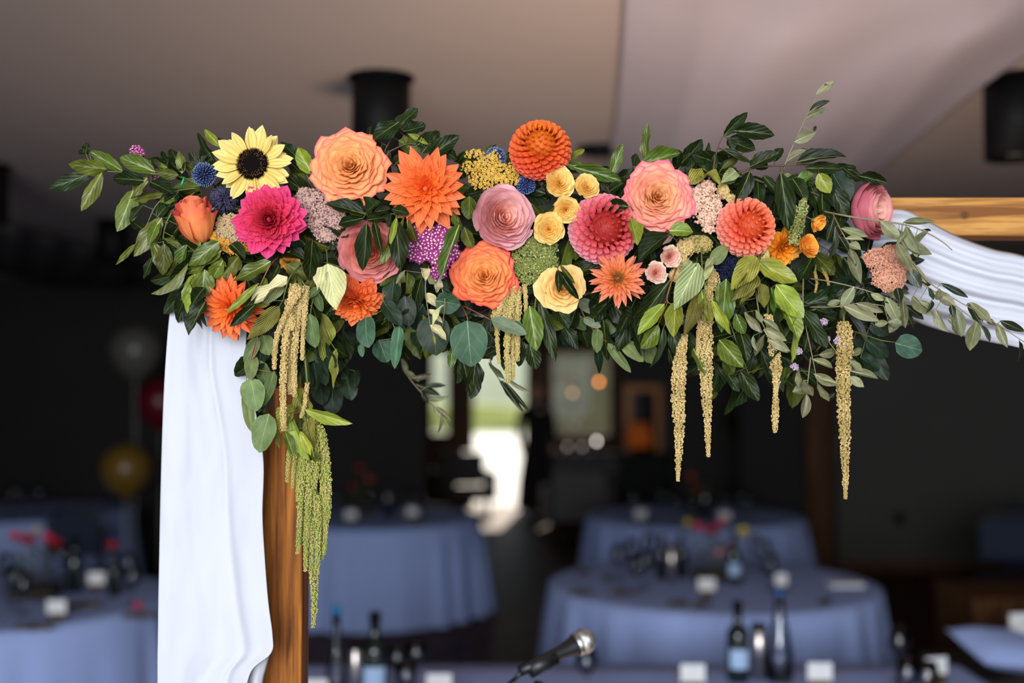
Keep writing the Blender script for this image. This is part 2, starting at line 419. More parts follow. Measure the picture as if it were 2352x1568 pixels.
# thin clear pane
m, nt, b = newmat('window_pane')
gl = N(nt, 'ShaderNodeBsdfGlossy'); gl.inputs['Roughness'].default_value = 0.02
tr = N(nt, 'ShaderNodeBsdfTransparent'); mx = N(nt, 'ShaderNodeMixShader'); fz = N(nt, 'ShaderNodeFresnel')
nt.links.new(fz.outputs[0], mx.inputs[0]); nt.links.new(tr.outputs[0], mx.inputs[1]); nt.links.new(gl.outputs[0], mx.inputs[2])
nt.links.new(mx.outputs[0], nt.nodes['Material Output'].inputs[0]); M['pane'] = m
window(1, doorx[1], doorx[2], 1.0)
window(2, doorx[5], doorx[6], 1.0)
# outside
struct('ground_outside', MB().box(-30, 30, 17.1, 44, -0.1, -0.02), M['paving'])
struct('lawn_outside', MB().box(-30, 30, 44, 62, -0.1, 0.02), M['lawn'])
hv = MB(); hv.box(-30, 30, 60, 62, 0, 7)
struct('outside_render_wall', hv, M['render'])
# garden hedge: bumpy box
def hedge(name, x0, x1, y0, z1, label, seed):
    rng = random.Random(seed); v = []; f = []
    nx, nz = 40, 8
    for j in range(nz):
        for i in range(nx):
            x = x0 + (x1 - x0) * i / (nx - 1); z = z1 * j / (nz - 1)
            v.append((x, y0 + 0.3 * noise.noise(Vector((x * 2, z * 3, seed))) + (0.6 if j == nz - 1 else 0), z * (1 + 0.15 * noise.noise(Vector((x * 1.7, seed, 1))))))
    f = grid_faces(nx, nz)
    o = ob(name, mesh(name, v, f, (M['lawn'],)))
    tag(o, label, 'hedge', kind='stuff')
hedge('garden_hedge', -14, 14, 43.3, 1.0, 'sunlit yellow-green hedge beyond the pale paving outside the open door', 3)
hedge('tall_shrub', gx(1262, 26), gx(1460, 26), 26, 2.9, 'dim tall shrub outside the glazed door pane', 8)
bpy.data.objects['tall_shrub'].data.materials[0] = plain('dim_shrub', RGB(96, 92, 66), 0.9, var=0.4, scale=4)
# open front of the room: side returns that frame the daylight
struct('wall_front_return', MB().box(-6.0, -2.3, 0.25, 0.4, 0, CEIL).box(2.9, 5.6, 0.25, 0.4, 0, CEIL), M['wall_dk'])

# ---------------------------------------------------------------- ceiling fittings
def downlight(px, Z, label, lit=False, L=0.28, d=0.2):
    x = gx(px, Z)
    r = empty('ceiling_spotlight', (x, Z, CEIL), label, 'lamp', 'black cylinder ceiling lights')
    MB().lathe([(0.0, 0.0), (d / 2, 0.0), (d / 2, -L), (d / 2 - 0.012, -L), (d / 2 - 0.012, -L + 0.05), (0.0, -L + 0.05)], 32).build('housing', M['black'], r)
    MB().lathe([(0.0, 0.0), (d / 2 + 0.015, 0.0), (d / 2 + 0.015, -0.006), (0.0, -0.006)], 32).build('mounting_plate', M['black'], r)
    ml = M['lens_lit'] if lit else M['lens']
    MB().lathe([(0.0, -L + 0.03), (d / 2 - 0.013, -L + 0.03), (d / 2 - 0.013, -L + 0.045), (0.0, -L + 0.045)], 24).build('lens', ml, r)
M['lens'] = plain('lamp_lens_off', (0.2, 0.2, 0.18, 1), 0.2)
M['lens_lit'] = plain('lamp_lens_lit', (0.5, 0.5, 0.4, 1), 0.3, emit=(1.0, 0.86, 0.6, 1), estr=0.25)
downlight(873, 3.85, 'black cylinder ceiling light above the peach-orange rose')
downlight(2340, 3.85, 'black cylinder ceiling light with a faintly lit lens above the wooden beam', True)
downlight(256, 7.25, 'small black cylinder ceiling light beyond the tip of the laurel sprig')
downlight(-38, 5.4, 'black cylinder ceiling light cut by the frame edge beside the dark wall')
sp = empty('ceiling_speaker', (gx(1378, 5.0), 5.0, CEIL), 'round flat black ceiling speaker beside the hanging grey ceiling fabric', 'speaker')
MB().lathe([(0.0, 0.0), (0.085, 0.0), (0.08, -0.03), (0.06, -0.035), (0.0, -0.035)], 28).build('grille', M['black'], sp)
MB().lathe([(0.085, 0.0), (0.1, 0.0), (0.1, -0.012), (0.085, -0.014)], 28).build('rim', M['black'], sp)

# fabric swagged under the ceiling
def sheet(name, rows, nu, nv, mat, zfun, thick=0.0, label=None, cat=None, parent=None):
    """rows: list of (left pixel, right pixel) of the fabric along v; zfun(px,py,u,v) -> distance"""
    L = spline([(a[0], a[1], 0) for a, b in rows], nv); R = spline([(b[0], b[1], 0) for a, b in rows], nv)
    v = []
    for j in range(nv):
        for i in range(nu):
            u = i / (nu - 1); p = L[j].lerp(R[j], u)
            v.append(P(p.x, p.y, zfun(p.x, p.y, u, j / (nv - 1))))
    o = ob(name, mesh(name, v, grid_faces(nu, nv), (mat,)), parent)
    if thick:
        s = o.modifiers.new('thickness', 'SOLIDIFY'); s.thickness = thick; s.offset = 0
    tag(o, label, cat)
    return o
def ceil_z(px, py, u, v):
    zc = F * (CEIL - CAMZ) / (881.0 - py)
    sag = 0.03 + 0.10 * math.sin(PI * min(1, max(0, u)))
    wr = 0.02 * math.sin(u * 17 + v * 5) + 0.035 * math.exp(-((u - 0.16 - 0.1 * v) / 0.035) ** 2) * (1 - v) + 0.05 * math.exp(-((u - 0.75 - 0.2 * v) / 0.06) ** 2)
    return zc * (1 - sag - wr * 0.7)
sheet('ceiling_fabric', [((1438, -160), (2620, -160)), ((1432, 20), (2560, 20)), ((1425, 150), (2340, 140)), ((1412, 290), (2130, 300)), ((1396, 380), (2010, 400)), ((1385, 440), (1940, 470)), ((1370, 500), (1850, 520))],
      70, 60, M['ceil_cloth'], ceil_z, 0.004, 'broad grey fabric swag hung loosely under the ceiling above the flowers', 'fabric')
def ceil_z2(px, py, u, v):
    return F * (CEIL - CAMZ) / (881.0 - py) * (0.93 - 0.05 * math.sin(PI * v)) * (1 - 0.01 * math.sin(u * 30))
sheet('ceiling_swag', [((-60, 500), (330, 600)), ((-60, 560), (300, 650)), ((-60, 610), (250, 690))], 30, 12, M['wall_gr'], ceil_z2, 0.004,
      'dim sagging fabric band low under the dark far ceiling beyond the laurel sprig', 'fabric')

# ---------------------------------------------------------------- the arch
arch = empty('wooden_arch', (gx(651, 1.87), 1.87, 0), 'stained pine arch of square post and beam carrying the flowers and white drape', 'arch')
ax = arch.location.x
# post, corners slightly rounded
x0, x1 = gx(603, 1.84) - ax, gx(697, 1.84) - ax
zb1 = P(2300, 453, 1.84).z; zb0 = P(2300, 541, 1.84).z
MB().box(x0, x1, -0.03, 0.036, 0, zb0).build('post', M['wood_post'], arch, smooth=False, bevel=0.003)
xr = 1.72 - ax
MB().box(xr, xr + 0.066, -0.03, 0.036, 0, zb0).build('post', M['wood_post'], arch, smooth=False, bevel=0.003)
MB().box(x0, xr + 0.066, -0.03, 0.036, zb0, zb1).build('beam', M['wood_beam'], arch, smooth=False, bevel=0.003)
MB().box(x0 - 0.02, x1 + 0.05, -0.035, 0.3, 0, 0.04).build('foot', M['wood_post'], arch, smooth=False, bevel=0.003)
MB().box(xr - 0.05, xr + 0.11, -0.035, 0.3, 0, 0.04).build('foot', M['wood_post'], arch, smooth=False, bevel=0.003)

# white drape, hanging part at the post
def fold_drape(px, py, u, v):
    z = 1.772 - 0.008 * math.sin(u * 6.0 + 0.6 + 0.8 * v)
    c = 0.50 + 0.30 * v                                  # long crease edge running down
    z -= 0.009 / (1 + math.exp(-(u - c) * 45)) * min(1, v * 5 + .3)
    z += 0.004 * math.exp(-((u - c + 0.03) / 0.04) ** 2) * min(1, v * 4)
    z += 0.0018 * math.sin(u * 17 + 2 * v * v * 3) * (0.4 + 0.6 * v)
    z += 0.003 * noise.noise(Vector((u * 3, v * 6, 1.0))) + 0.002 * noise.noise(Vector((u * 9, v * 14, 4.0)))
    return z
rows = [((432, 470), (560, 470)), ((415, 560), (590, 560)), ((401, 640), (580, 640)), ((388, 740), (568, 740)), ((380, 840), (566, 840)), ((375, 940), (590, 960)),
        ((371, 1060), (605, 1060)), ((368, 1180), (603, 1180)), ((366, 1280), (608, 1280)), ((364, 1380), (616, 1380)), ((363, 1460), (626, 1460)), ((362, 1510), (622, 1500)),
        ((362, 1570), (575, 1545)), ((362, 1640), (560, 1640)), ((362, 1800), (560, 1800)), ((365, 2100), (560, 2100)), ((370, 2500), (560, 2500)), ((375, 3100), (560, 3100)), ((375, 3600), (560, 3600))]
# resample rows evenly in height
def resample(rows, n):
    ys = [a[1] for a, b in rows]; out = []
    for k in range(n):
        y = ys[0] + (ys[-1] - ys[0]) * k / (n - 1)
        i = max(0, min(len(ys) - 2, next((q for q in range(len(ys) - 1) if ys[q + 1] >= y), len(ys) - 2)))
        t = (y - ys[i]) / (ys[i + 1] - ys[i])
        a = Vector(rows[i][0]).lerp(Vector(rows[i + 1][0]), t); b = Vector(rows[i][1]).lerp(Vector(rows[i + 1][1]), t)
        out.append(((a.x, a.y), (b.x, b.y)))
    return out
def fold2(px, py, u, v):
    return fold_drape(px, py, u, min(1.2, (py - 470) / 1100.0))
r1 = [r for r in rows]
dr = sheet('hanging_drape', r1, 70, 180, M['drape'], fold2, 0.0015, 'long white muslin drape hanging down in front of the wooden post', 'drape')
# hem corner that is folded back under the drape
sheet('drape_hem', [((540, 1490), (622, 1492)), ((545, 1530), (612, 1530)), ((552, 1580), (602, 1580)), ((556, 1700), (600, 1700))], 12, 14, M['drape'], lambda px, py, u, v: 1.785 + 0.006 * math.sin(u * 7), 0.0015, parent=dr)
# white swag along the beam and away over its far end
sw = [(430, 500, 610), (520, 560, 660), (640, 610, 700), (760, 660, 730), (880, 695, 755), (1000, 715, 792), (1150, 722, 800), (1290, 715, 768), (1400, 700, 762), (1560, 670, 745), (1700, 620, 735), (1830, 560, 720),
      (1950, 500, 700), (2065, 482, 722), (2130, 508, 748), (2200, 543, 768), (2280, 572, 786), (2352, 588, 801), (2500, 640, 850), (2640, 700, 900)]
def swag(px, py, u, v):
    z = 1.80 + 0.05 * max(0, (px - 2250) / 400.0)
    z -= 0.020 * math.sin(v * PI)
    z += 0.010 * math.sin(v * 19 + px * 0.004) * (0.5 + 0.5 * v) + 0.006 * math.sin(v * 43 + px * 0.006 + 1)
    return z
L = [((a, t), (a, b_)) for a, t, b_ in sw]
def swag_sheet():
    nu, nv = 120, 40
    T = spline([(a, t, 0) for a, t, b_ in sw], nu); Bt = spline([(a, b_, 0) for a, t, b_ in sw], nu)
    v = []
    for j in range(nv):
        for i in range(nu):
            p = T[i].lerp(Bt[i], j / (nv - 1)); v.append(P(p.x, p.y, swag(p.x, p.y, 0, j / (nv - 1))))
    o = ob('beam_swag', mesh('beam_swag', v, grid_faces(nu, nv), (M['drape'],)))
    s = o.modifiers.new('thickness', 'SOLIDIFY'); s.thickness = 0.0015; s.offset = 0
    tag(o, 'white muslin swag looped along the beam and falling away below its bare end', 'drape')
swag_sheet()
# dark floral foam in black mesh tied along the beam
M['foam'] = plain('dark_floral_foam', (0.012, 0.018, 0.009, 1), 0.9, var=0.3, scale=60, bump=1.0)
for k, (a, b, t, bt) in enumerate(((470, 900, 470, 640), (900, 1400, 440, 650), (1400, 1900, 440, 650))):
    p = P(a, t, 1.735); q = P(b, bt, 1.735)
    o = MB().box(p.x, q.x - 0.01, 1.735, 1.79, q.z, p.z).build('floral_foam_cage', M['foam'], None, smooth=False, bevel=0.02)
    tag(o, ['dark floral foam cage behind the magenta dahlia and sunflower', 'dark floral foam cage behind the pink garden rose and yellow spray roses', 'dark floral foam cage behind the peach-pink rose and coral ball dahlia'][k], 'floral foam', 'foam cages under the flowers')
# ---------------------------------------------------------------- petals and flowers
PXM = 1.68 / F                   # metres per photograph pixel at the flowers
rng = random.Random(7)

def frame(C, fx, fz, roll=0.0):
    """matrix at C whose Z axis faces the photographer, turned by fx to the side and fz up"""
    z = Vector((fx, -1.0, fz)).normalized()
    up = Vector((0, 0, 1)) if abs(z.z) < 0.9 else Vector((0, 1, 0))
    x = up.cross(z).normalized(); y = z.cross(x)
    m = Matrix((x, y, z)).transposed().to_4x4() @ Matrix.Rotation(roll, 4, 'Z')
    m.translation = C
    return m

def petal_shape(name, width, cup, curve, nu=5, nv=8, tipcup=0.0, notch=0.0, seed=0, rip=0.0, twist=0.0, ridge=0.0):
    """unit petal along +X, upper face +Z. width(t) half width; cup lifts the edges; curve(t) lifts along its length"""
    rg = random.Random(seed); v = []; at = []
    off = rg.random() * 10
    for j in range(nv):
        t = j / (nv - 1); wd = width(t)
        for i in range(nu):
            u = -1 + 2 * i / (nu - 1)
            x = t - notch * (u * u) * t ** 6
            y = u * wd
            z = curve(t) + cup(t) * wd * (u * u) + rip * t * math.sin(u * 5 + off + t * 4) * wd
            z -= ridge * wd * math.exp(-(u / 0.25) ** 2)
            if twist: z += twist * t * u * wd
            if tipcup: x -= tipcup * max(0, t - 0.75) ** 2 * 4
            v.append((x, y, z)); at.append((t, abs(u), (u + 1) * 0.5 + off, 1))
    return mesh(name, v, [q[::-1] for q in grid_faces(nu, nv)], (), attr=at)

def ell(a, p=1.0, base=0.25):
    # rounded blade outline: max width a, base fraction
    return lambda t: a * max(0.0, (base + (1 - base) * math.sin(min(1, t * 1.25) * PI / 2)) * (1 - max(0, (t - 0.45) / 0.55) ** (2.2 * p)) ** 0.5 if t < 1 else 0.0)
def point(a, base=0.3, k=1.4):
    return lambda t: a * (base + (1 - base) * math.sin(min(1.0, t / 0.55) * PI / 2)) * (1 - max(0, (t - 0.4) / 0.6) ** k) + 0.002

SH = {}
def variants(key, n, f):
    SH[key] = [f(i) for i in range(n)]
variants('ball', 4, lambda i: petal_shape('ball_petal', ell(0.36, 1.3, 0.35), lambda t: 0.95 - 0.35 * t, lambda t: -0.12 * t + 0.34 * t ** 3, 7, 9, seed=i, notch=0.0, rip=0.03))
variants('point', 5, lambda i: petal_shape('pointed_petal', point(0.185 + 0.02 * (i % 3), 0.35, 1.7), lambda t: 0.62 - 0.25 * t, lambda t: -0.06 * t + (0.16 - 0.05 * i) * t * t, 7, 10, seed=i, rip=0.05, ridge=0.15))
variants('broad', 5, lambda i: petal_shape('broad_petal', point(0.27 + 0.02 * (i % 3), 0.4, 3.4), lambda t: 0.55 - 0.25 * t, lambda t: -0.05 * t + (0.20 - 0.04 * i) * t * t, 7, 10, seed=i, rip=0.06, ridge=0.12))
variants('cactus', 5, lambda i: petal_shape('cactus_petal', point(0.105 + 0.01 * (i % 3), 0.5, 2.2), lambda t: 0.9, lambda t: 0.10 * t * t - 0.05 * i * t * t, 5, 9, seed=i, rip=0.04))
variants('ray', 6, lambda i: petal_shape('ray_petal', point(0.21 + 0.02 * (i % 3), 0.45, 2.3), lambda t: 0.35 - 0.3 * t, lambda t: (0.14 - 0.07 * i) * t * t, 7, 10, seed=i, rip=0.10, twist=0.3 * (i - 2.5) / 2.5, ridge=0.2))
variants('sepal', 2, lambda i: petal_shape('sepal', point(0.2, 0.6, 1.5), lambda t: 0.4, lambda t: -0.2 * t * t, 3, 6, seed=i))

def place_petal(root, key, mat, phi, r0, h0, alpha, L, W=1.0, s=0.0, roll=0.0, name='petal', az_off=0.0):
    me = SH[key][rng.randrange(len(SH[key]))]
    ck = (key, mat.name, me.name)
    if ck not in SHC:
        c = me.copy(); c.materials.append(mat); SHC[ck] = c
    me = SHC[ck]
    rad = Vector((math.cos(phi), math.sin(phi), 0)); Z = Vector((0, 0, 1))
    p2 = phi + az_off; rd = Vector((math.cos(p2), math.sin(p2), 0))
    d = rd * math.sin(alpha) + Z * math.cos(alpha)
    n = -rd * math.cos(alpha) + Z * math.sin(alpha)
    y = n.cross(d)
    m = Matrix((d * L, y * L * W, n * L)).transposed().to_4x4()
    if roll:
        m = m @ Matrix.Rotation(roll, 4, 'X')
    m.translation = rad * r0 + Z * h0
    o = ob(name, me, root, m)
    o.color = (min(1, max(0, s)), rng.random(), 0, 1)
    return o
SHC = {}
M['sepal'] = plain('green_sepal', RGB(98, 118, 52), 0.6)

def back_stem(root, r, length=0.07, h=-0.02, mat=None, sep=5):
    MB().tube([(0, 0, h), (0.002, -0.003, h - length * 0.5), (0.0, -0.008, h - length)], [r, r * 0.8, r * 0.8], 6).build('stem', mat or M['stem'], root)
    for k in range(sep):
        place_petal(root, 'sepal', M['sepal'], 2 * PI * k / sep, r, h, 1.2, r * 6, 1.2, name='sepal')

GA = 2.399963
def dahlia(name, label, px, py, R, Y, fx, fz, mat, N_, key, a0, a1, l0, l1, r0=0.06, W=1.0, dome=0.25, jit=0.08, roll=0.0, wide=0.0, r1=0.14, pw=0.62, cat='flower', squash=1.0, h1=None):
    Rm = R * PXM
    root = empty(name, frame(P(px, py, Y), fx, fz, roll), label, cat)
    for i in range(N_):
        s = i / (N_ - 1)
        phi = i * GA + rng.uniform(-jit, jit)
        q = s ** pw
        al = math.radians(a0 + (a1 - a0) * q + rng.uniform(-9, 7))
        Lp = Rm * (l0 + (l1 - l0) * q) * rng.uniform(0.88, 1.06)
        ww = W * (1 + wide * s)
        rr = Rm * (r0 + (r1 - r0) * q)
        h = Rm * (dome * (1 - q) - 0.02)
        place_petal(root, key, mat, phi + rng.uniform(-0.1, 0.1) * s, rr, h, al, Lp, ww * rng.uniform(0.9, 1.15), s, rng.uniform(-0.28, 0.28))
    MB().lathe([(0.0, Rm * 0.02), (Rm * 0.12, 0.0), (Rm * 0.16, -Rm * 0.06), (Rm * 0.06, -Rm * 0.14), (0.0, -Rm * 0.15)], 12).build('calyx', M['sepal'], root)
    MB().lathe([(0.0, Rm * (dome + 0.10)), (Rm * 0.05, Rm * (dome + 0.04)), (Rm * 0.08, Rm * dome * 0.4), (Rm * 0.09, 0.0), (0.0, -0.01 * Rm)], 10).build('flower_core', mat, root)
    back_stem(root, Rm * 0.05, h=-Rm * 0.1)
    return root

def ball_dahlia(name, label, px, py, R, Y, fx, fz, mat, N_=200, th_max=118, roll=0.0, size=1.0, open_=36):
    Rm = R * PXM
    root = empty(name, frame(P(px, py, Y), fx, fz, roll), label, 'flower')
    for i in range(N_):
        s = (i + 0.5) / N_
        th = math.radians(th_max) * (s ** 0.56)
        phi = i * GA + rng.uniform(-0.03, 0.03)
        L = Rm * (0.15 + 0.30 * min(1, s * 2.0) ** 0.75) * size
        rs = Rm - L * 0.86                      # petal root sits inside the ball
        al = th + math.radians(open_ * (0.25 + 0.75 * s))
        place_petal(root, 'ball', mat, phi, rs * math.sin(th), rs * math.cos(th) * 0.92, al, L, 1.0 + 0.12 * s, s ** 0.8, rng.uniform(-0.06, 0.06))
    # closed centre bud
    MB().lathe([(0.0, Rm * 0.74), (Rm * 0.2, Rm * 0.70), (Rm * 0.45, Rm * 0.50), (Rm * 0.60, 0.1 * Rm), (Rm * 0.45, -0.4 * Rm), (0.0, -0.55 * Rm)], 16).build('flower_core', mat, root).color = (0, 0, 0, 1)
    back_stem(root, Rm * 0.06, h=-Rm * 0.45)
    return root

def rose(name, label, px, py, R, Y, fx, fz, mat, N_=38, cup=0.0, deep=0.42, ruff=0.05, roll=0.0, tight=0.85, edge_roll=0.16, stretch=1.0, core=0.07, seed=1, cat='flower', petals_span=(1.9, 0.80), out_drop=0.25, seps=5, tilt_j=0.03):
    Rm = R * PXM; rg = random.Random(seed)
    root = empty(name, frame(P(px, py, Y), fx, fz, roll), label, cat)
    nu, nv = 13, 9
    for i in range(N_):
        s = i / (N_ - 1)
        phi = i * GA + rg.uniform(-0.18, 0.18)
        span = petals_span[0] + (petals_span[1] - petals_span[0]) * s ** 0.6
        rt = Rm * (core + (1 - core) * s ** tight) * rg.uniform(0.96, 1.03)
        zt = Rm * stretch * ((0.34 - out_drop * 1.6 * s * s) * (1 - cup) + cup * (0.46 - 0.32 * s * s - 0.16 * max(0.0, 1 - s / 0.22)))
        zt = zt + Rm * rg.uniform(-tilt_j, tilt_j)
        zb = -Rm * deep * stretch * (0.55 + 0.45 * s)
        r0 = Rm * 0.04 + Rm * 0.05 * s
        belly = 0.80 + 0.20 * cup
        off = rg.random() * 20; v = []; at = []
        tx = rg.uniform(-0.05, 0.05)
        for j in range(nv):
            t = j / (nv - 1)
            for k in range(nu):
                u = -1 + 2 * k / (nu - 1)
                te = t * (1 - 0.20 * abs(u) ** 2.6 - (0.05 * math.cos(u * PI) - 0.05) * 0.3)
                p0 = (r0, zb); p1 = (rt * belly * (1.0 + 0.1 * cup), zb + (zt - zb) * (0.30 + 0.1 * (1 - s))); p2 = (rt, zt)
                rho = (1 - te) ** 2 * p0[0] + 2 * te * (1 - te) * p1[0] + te * te * p2[0]
                z = (1 - te) ** 2 * p0[1] + 2 * te * (1 - te) * p1[1] + te * te * p2[1]
                k2 = max(0.0, (te - 0.72) / 0.28)
                rho += edge_roll * Rm * k2 * k2 * (0.25 + 0.75 * s) * (1 - 0.6 * cup)
                z -= edge_roll * 0.55 * Rm * k2 ** 3 * (0.15 + 0.85 * s)
                rf = ruff * Rm * k2 * (0.3 + 0.7 * s)
                rho += rf * math.sin(u * 6.5 + off) + rf * 0.5 * math.sin(u * 15 + off * 2)
                z += rf * 0.8 * math.cos(u * 5.3 + off * 1.7)
                # one flank tucks under its neighbour
                rho *= 1 + (0.05 + tx * 0.5) * u
                a = phi + u * span * (0.45 + 0.55 * math.sin(min(1, te * 1.6) * PI / 2))
                v.append((rho * math.cos(a), rho * math.sin(a), z))
                at.append((t, abs(u), (u + 1) * 0.5 + off, 1))
        me = mesh('rose_petal', v, [q[::-1] for q in grid_faces(nu, nv)], (mat,), attr=at)
        o = ob('petal', me, root); o.color = (s, rg.random(), 0, 1)
    MB().lathe([(0.0, -Rm * deep * stretch * 0.75), (Rm * 0.16, -Rm * deep * stretch * 0.95), (Rm * 0.13, -Rm * deep * stretch * 1.15), (0.0, -Rm * deep * stretch * 1.25)], 12).build('calyx', M['sepal'], root)
    back_stem(root, Rm * 0.05, h=-Rm * deep * stretch * 1.1, sep=seps)
    return root

# materials of the blooms
pm = {}
pm['rose_peach'] = petal_mat('peach_orange_rose', (RGB(255, 168, 80), RGB(255, 188, 112), RGB(255, 196, 124)), (RGB(255, 170, 100), RGB(255, 176, 112), RGB(252, 168, 112)), RGB(238, 84, 104), 0.8, 0.93, back=RGB(248, 140, 96))
pm['rose_pinkedge'] = petal_mat('peach_pink_rose', (RGB(255, 168, 88), RGB(255, 190, 126), RGB(255, 200, 140)), (RGB(255, 180, 130), RGB(255, 184, 146), RGB(250, 172, 152)), RGB(232, 84, 124), 0.8, 0.90, back=RGB(245, 150, 140))
pm['rose_orange'] = petal_mat('orange_rose', (RGB(255, 160, 70), RGB(255, 184, 100), RGB(255, 194, 116)), (RGB(252, 126, 60), RGB(252, 130, 66), RGB(250, 128, 72)), RGB(228, 56, 78), 0.9, 0.92, back=RGB(232, 90, 56))
pm['rose_pink'] = petal_mat('dusky_pink_rose', (RGB(214, 96, 62), RGB(246, 164, 134), RGB(254, 212, 194)), (RGB(242, 178, 176), RGB(246, 190, 194), RGB(250, 204, 210)), RGB(240, 150, 170), 0.35, 0.88, back=RGB(244, 178, 190))
pm['rose_coralpink'] = petal_mat('coral_pink_rose', (RGB(214, 92, 52), RGB(246, 152, 112), RGB(253, 194, 160)), (RGB(240, 146, 134), RGB(242, 158, 152), RGB(244, 166, 166)), RGB(226, 120, 138), 0.4, 0.88, back=RGB(232, 146, 152))
pm['rose_yellow'] = petal_mat('apricot_yellow_rose', (RGB(244, 160, 56), RGB(255, 214, 118), RGB(255, 232, 154)), (RGB(255, 218, 130), RGB(255, 226, 144), RGB(255, 232, 156)), RGB(250, 200, 120), 0.2, 0.9, back=RGB(252, 208, 130))
pm['rose_cream'] = petal_mat('pale_apricot_rose', (RGB(250, 180, 90), RGB(252, 200, 116), RGB(252, 206, 124)), (RGB(248, 200, 120), RGB(250, 208, 132), RGB(250, 210, 138)), back=RGB(240, 196, 120))
pm['rose_blush'] = petal_mat('blush_rose', (RGB(214, 90, 80), RGB(242, 166, 146), RGB(252, 212, 192)), (RGB(252, 222, 200), RGB(252, 226, 206), RGB(253, 230, 212)), RGB(246, 190, 172), 0.35, 0.9, back=RGB(253, 228, 206))
pm['rose_bud'] = petal_mat('coral_orange_bud', (RGB(250, 130, 70), RGB(250, 140, 80), RGB(250, 150, 90)), (RGB(246, 158, 66), RGB(250, 150, 84), RGB(246, 126, 86)), RGB(224, 50, 100), 0.9, 0.74, back=RGB(252, 158, 92))
pm['rose_bigpink'] = petal_mat('pink_side_rose', (RGB(232, 160, 140), RGB(240, 180, 162), RGB(246, 196, 180)), (RGB(196, 76, 104), RGB(214, 106, 126), RGB(226, 136, 150)), RGB(212, 104, 134), 0.4, 0.85, back=RGB(216, 116, 134))
pm['rose_gold'] = petal_mat('golden_orange_rose', (RGB(252, 160, 50), RGB(253, 172, 64), RGB(254, 182, 76)), (RGB(252, 172, 60), RGB(253, 180, 70), RGB(254, 188, 84)), back=RGB(252, 180, 76))
pm['d_magenta'] = petal_mat('magenta_dahlia', (RGB(130, 12, 30), RGB(216, 44, 60), RGB(230, 80, 86)), (RGB(206, 34, 66), RGB(236, 54, 110), RGB(242, 84, 146)), RGB(240, 90, 150), 0.35, 0.85, streak=0.2, back=RGB(232, 80, 130))
pm['d_orange'] = petal_mat('orange_dahlia', (RGB(250, 104, 30), RGB(252, 128, 50), RGB(252, 140, 66)), (RGB(250, 116, 56), RGB(250, 124, 72), RGB(250, 132, 88)), streak=0.28, back=RGB(248, 150, 90))
pm['d_red'] = petal_mat('coral_red_ball_dahlia', (RGB(226, 110, 24), RGB(244, 140, 44), RGB(250, 140, 56)), (RGB(200, 26, 34), RGB(232, 60, 60), RGB(243, 104, 86)), RGB(250, 140, 116), 0.5, 0.85, back=RGB(238, 96, 88))
pm['d_pink'] = petal_mat('pink_ball_dahlia', (RGB(186, 50, 44), RGB(222, 84, 74), RGB(232, 104, 96)), (RGB(220, 84, 100), RGB(244, 140, 162), RGB(251, 190, 206)), RGB(253, 214, 224), 0.6, 0.88, back=RGB(246, 166, 188))
pm['d_coral'] = petal_mat('coral_ball_dahlia', (RGB(226, 84, 40), RGB(246, 130, 84), RGB(250, 150, 104)), (RGB(226, 78, 70), RGB(248, 136, 122), RGB(253, 178, 162)), RGB(254, 200, 186), 0.5, 0.88, back=RGB(250, 160, 146))
pm['d_yellow'] = petal_mat('golden_dahlia', (RGB(220, 110, 10), RGB(236, 140, 24), RGB(244, 160, 40)), (RGB(236, 140, 30), RGB(242, 160, 44), RGB(246, 176, 70)), streak=0.2, back=RGB(240, 160, 60))
pm['d_peach'] = petal_mat('peach_cactus_dahlia', (RGB(214, 110, 30), RGB(238, 140, 76), RGB(240, 150, 100)), (RGB(240, 150, 84), RGB(242, 142, 104), RGB(244, 150, 124)), streak=0.2, back=RGB(240, 150, 120))
pm['sunray'] = petal_mat('pale_sunflower_petal', (RGB(236, 206, 110), RGB(240, 214, 124), RGB(244, 222, 140)), (RGB(238, 206, 112), RGB(244, 216, 132), RGB(246, 226, 152)), streak=0.22, var=0.05, back=RGB(226, 206, 120), sfreq=20)
M['disc'] = plain('sunflower_disc_dark', (0.005, 0.003, 0.003, 1), 0.9, spec=0.1)
M['floret'] = plain('sunflower_floret_tip', RGB(180, 130, 60), 0.6)
M['disc_ring'] = plain('sunflower_disc_ring', RGB(34, 12, 12), 0.9, spec=0.1)
M['eye'] = plain('dahlia_eye', RGB(150, 90, 20), 0.8, var=0.2, scale=300)

# the peach-orange rose, the big peach-pink rose and their neighbours
rose('rose_bloom', 'large peach-orange rose with ruffled pink rim between sunflower and pointed orange dahlia', 803, 380, 84, 1.665, 0.02, 0.10, pm['rose_peach'], 42, ruff=0.075, edge_roll=0.14, seed=11, roll=0.4, tight=0.80)
rose('rose_bloom', 'large peach rose with deep pink rim beside the pink ball dahlia', 1511, 452, 79, 1.66, 0.03, 0.02, pm['rose_pinkedge'], 48, ruff=0.075, edge_roll=0.12, seed=22, roll=1.9, tight=0.82)
rose('rose_bloom', 'vivid orange rose with crimson edges below the pink garden rose', 1113, 632, 71, 1.665, 0.02, 0.10, pm['rose_orange'], 40, ruff=0.07, edge_roll=0.13, seed=35, roll=0.2, tight=0.74)
rose('rose_bloom', 'full dusky pink garden rose with folded coral heart under the golden yarrow', 1156, 500, 73, 1.665, 0.32, 0.05, pm['rose_pink'], 30, cup=0.8, ruff=0.045, edge_roll=0.07, seed=41, roll=0.6, tight=0.9, out_drop=0.1, tilt_j=0.09, petals_span=(1.6, 1.15))
rose('rose_bloom', 'coral-pink garden rose half covered by two dark hanging laurel leaves', 848, 578, 73, 1.685, 0.05, -0.22, pm['rose_coralpink'], 32, cup=0.7, ruff=0.05, edge_roll=0.08, seed=52, roll=2.2, tight=0.85, tilt_j=0.09, petals_span=(1.5, 1.1))
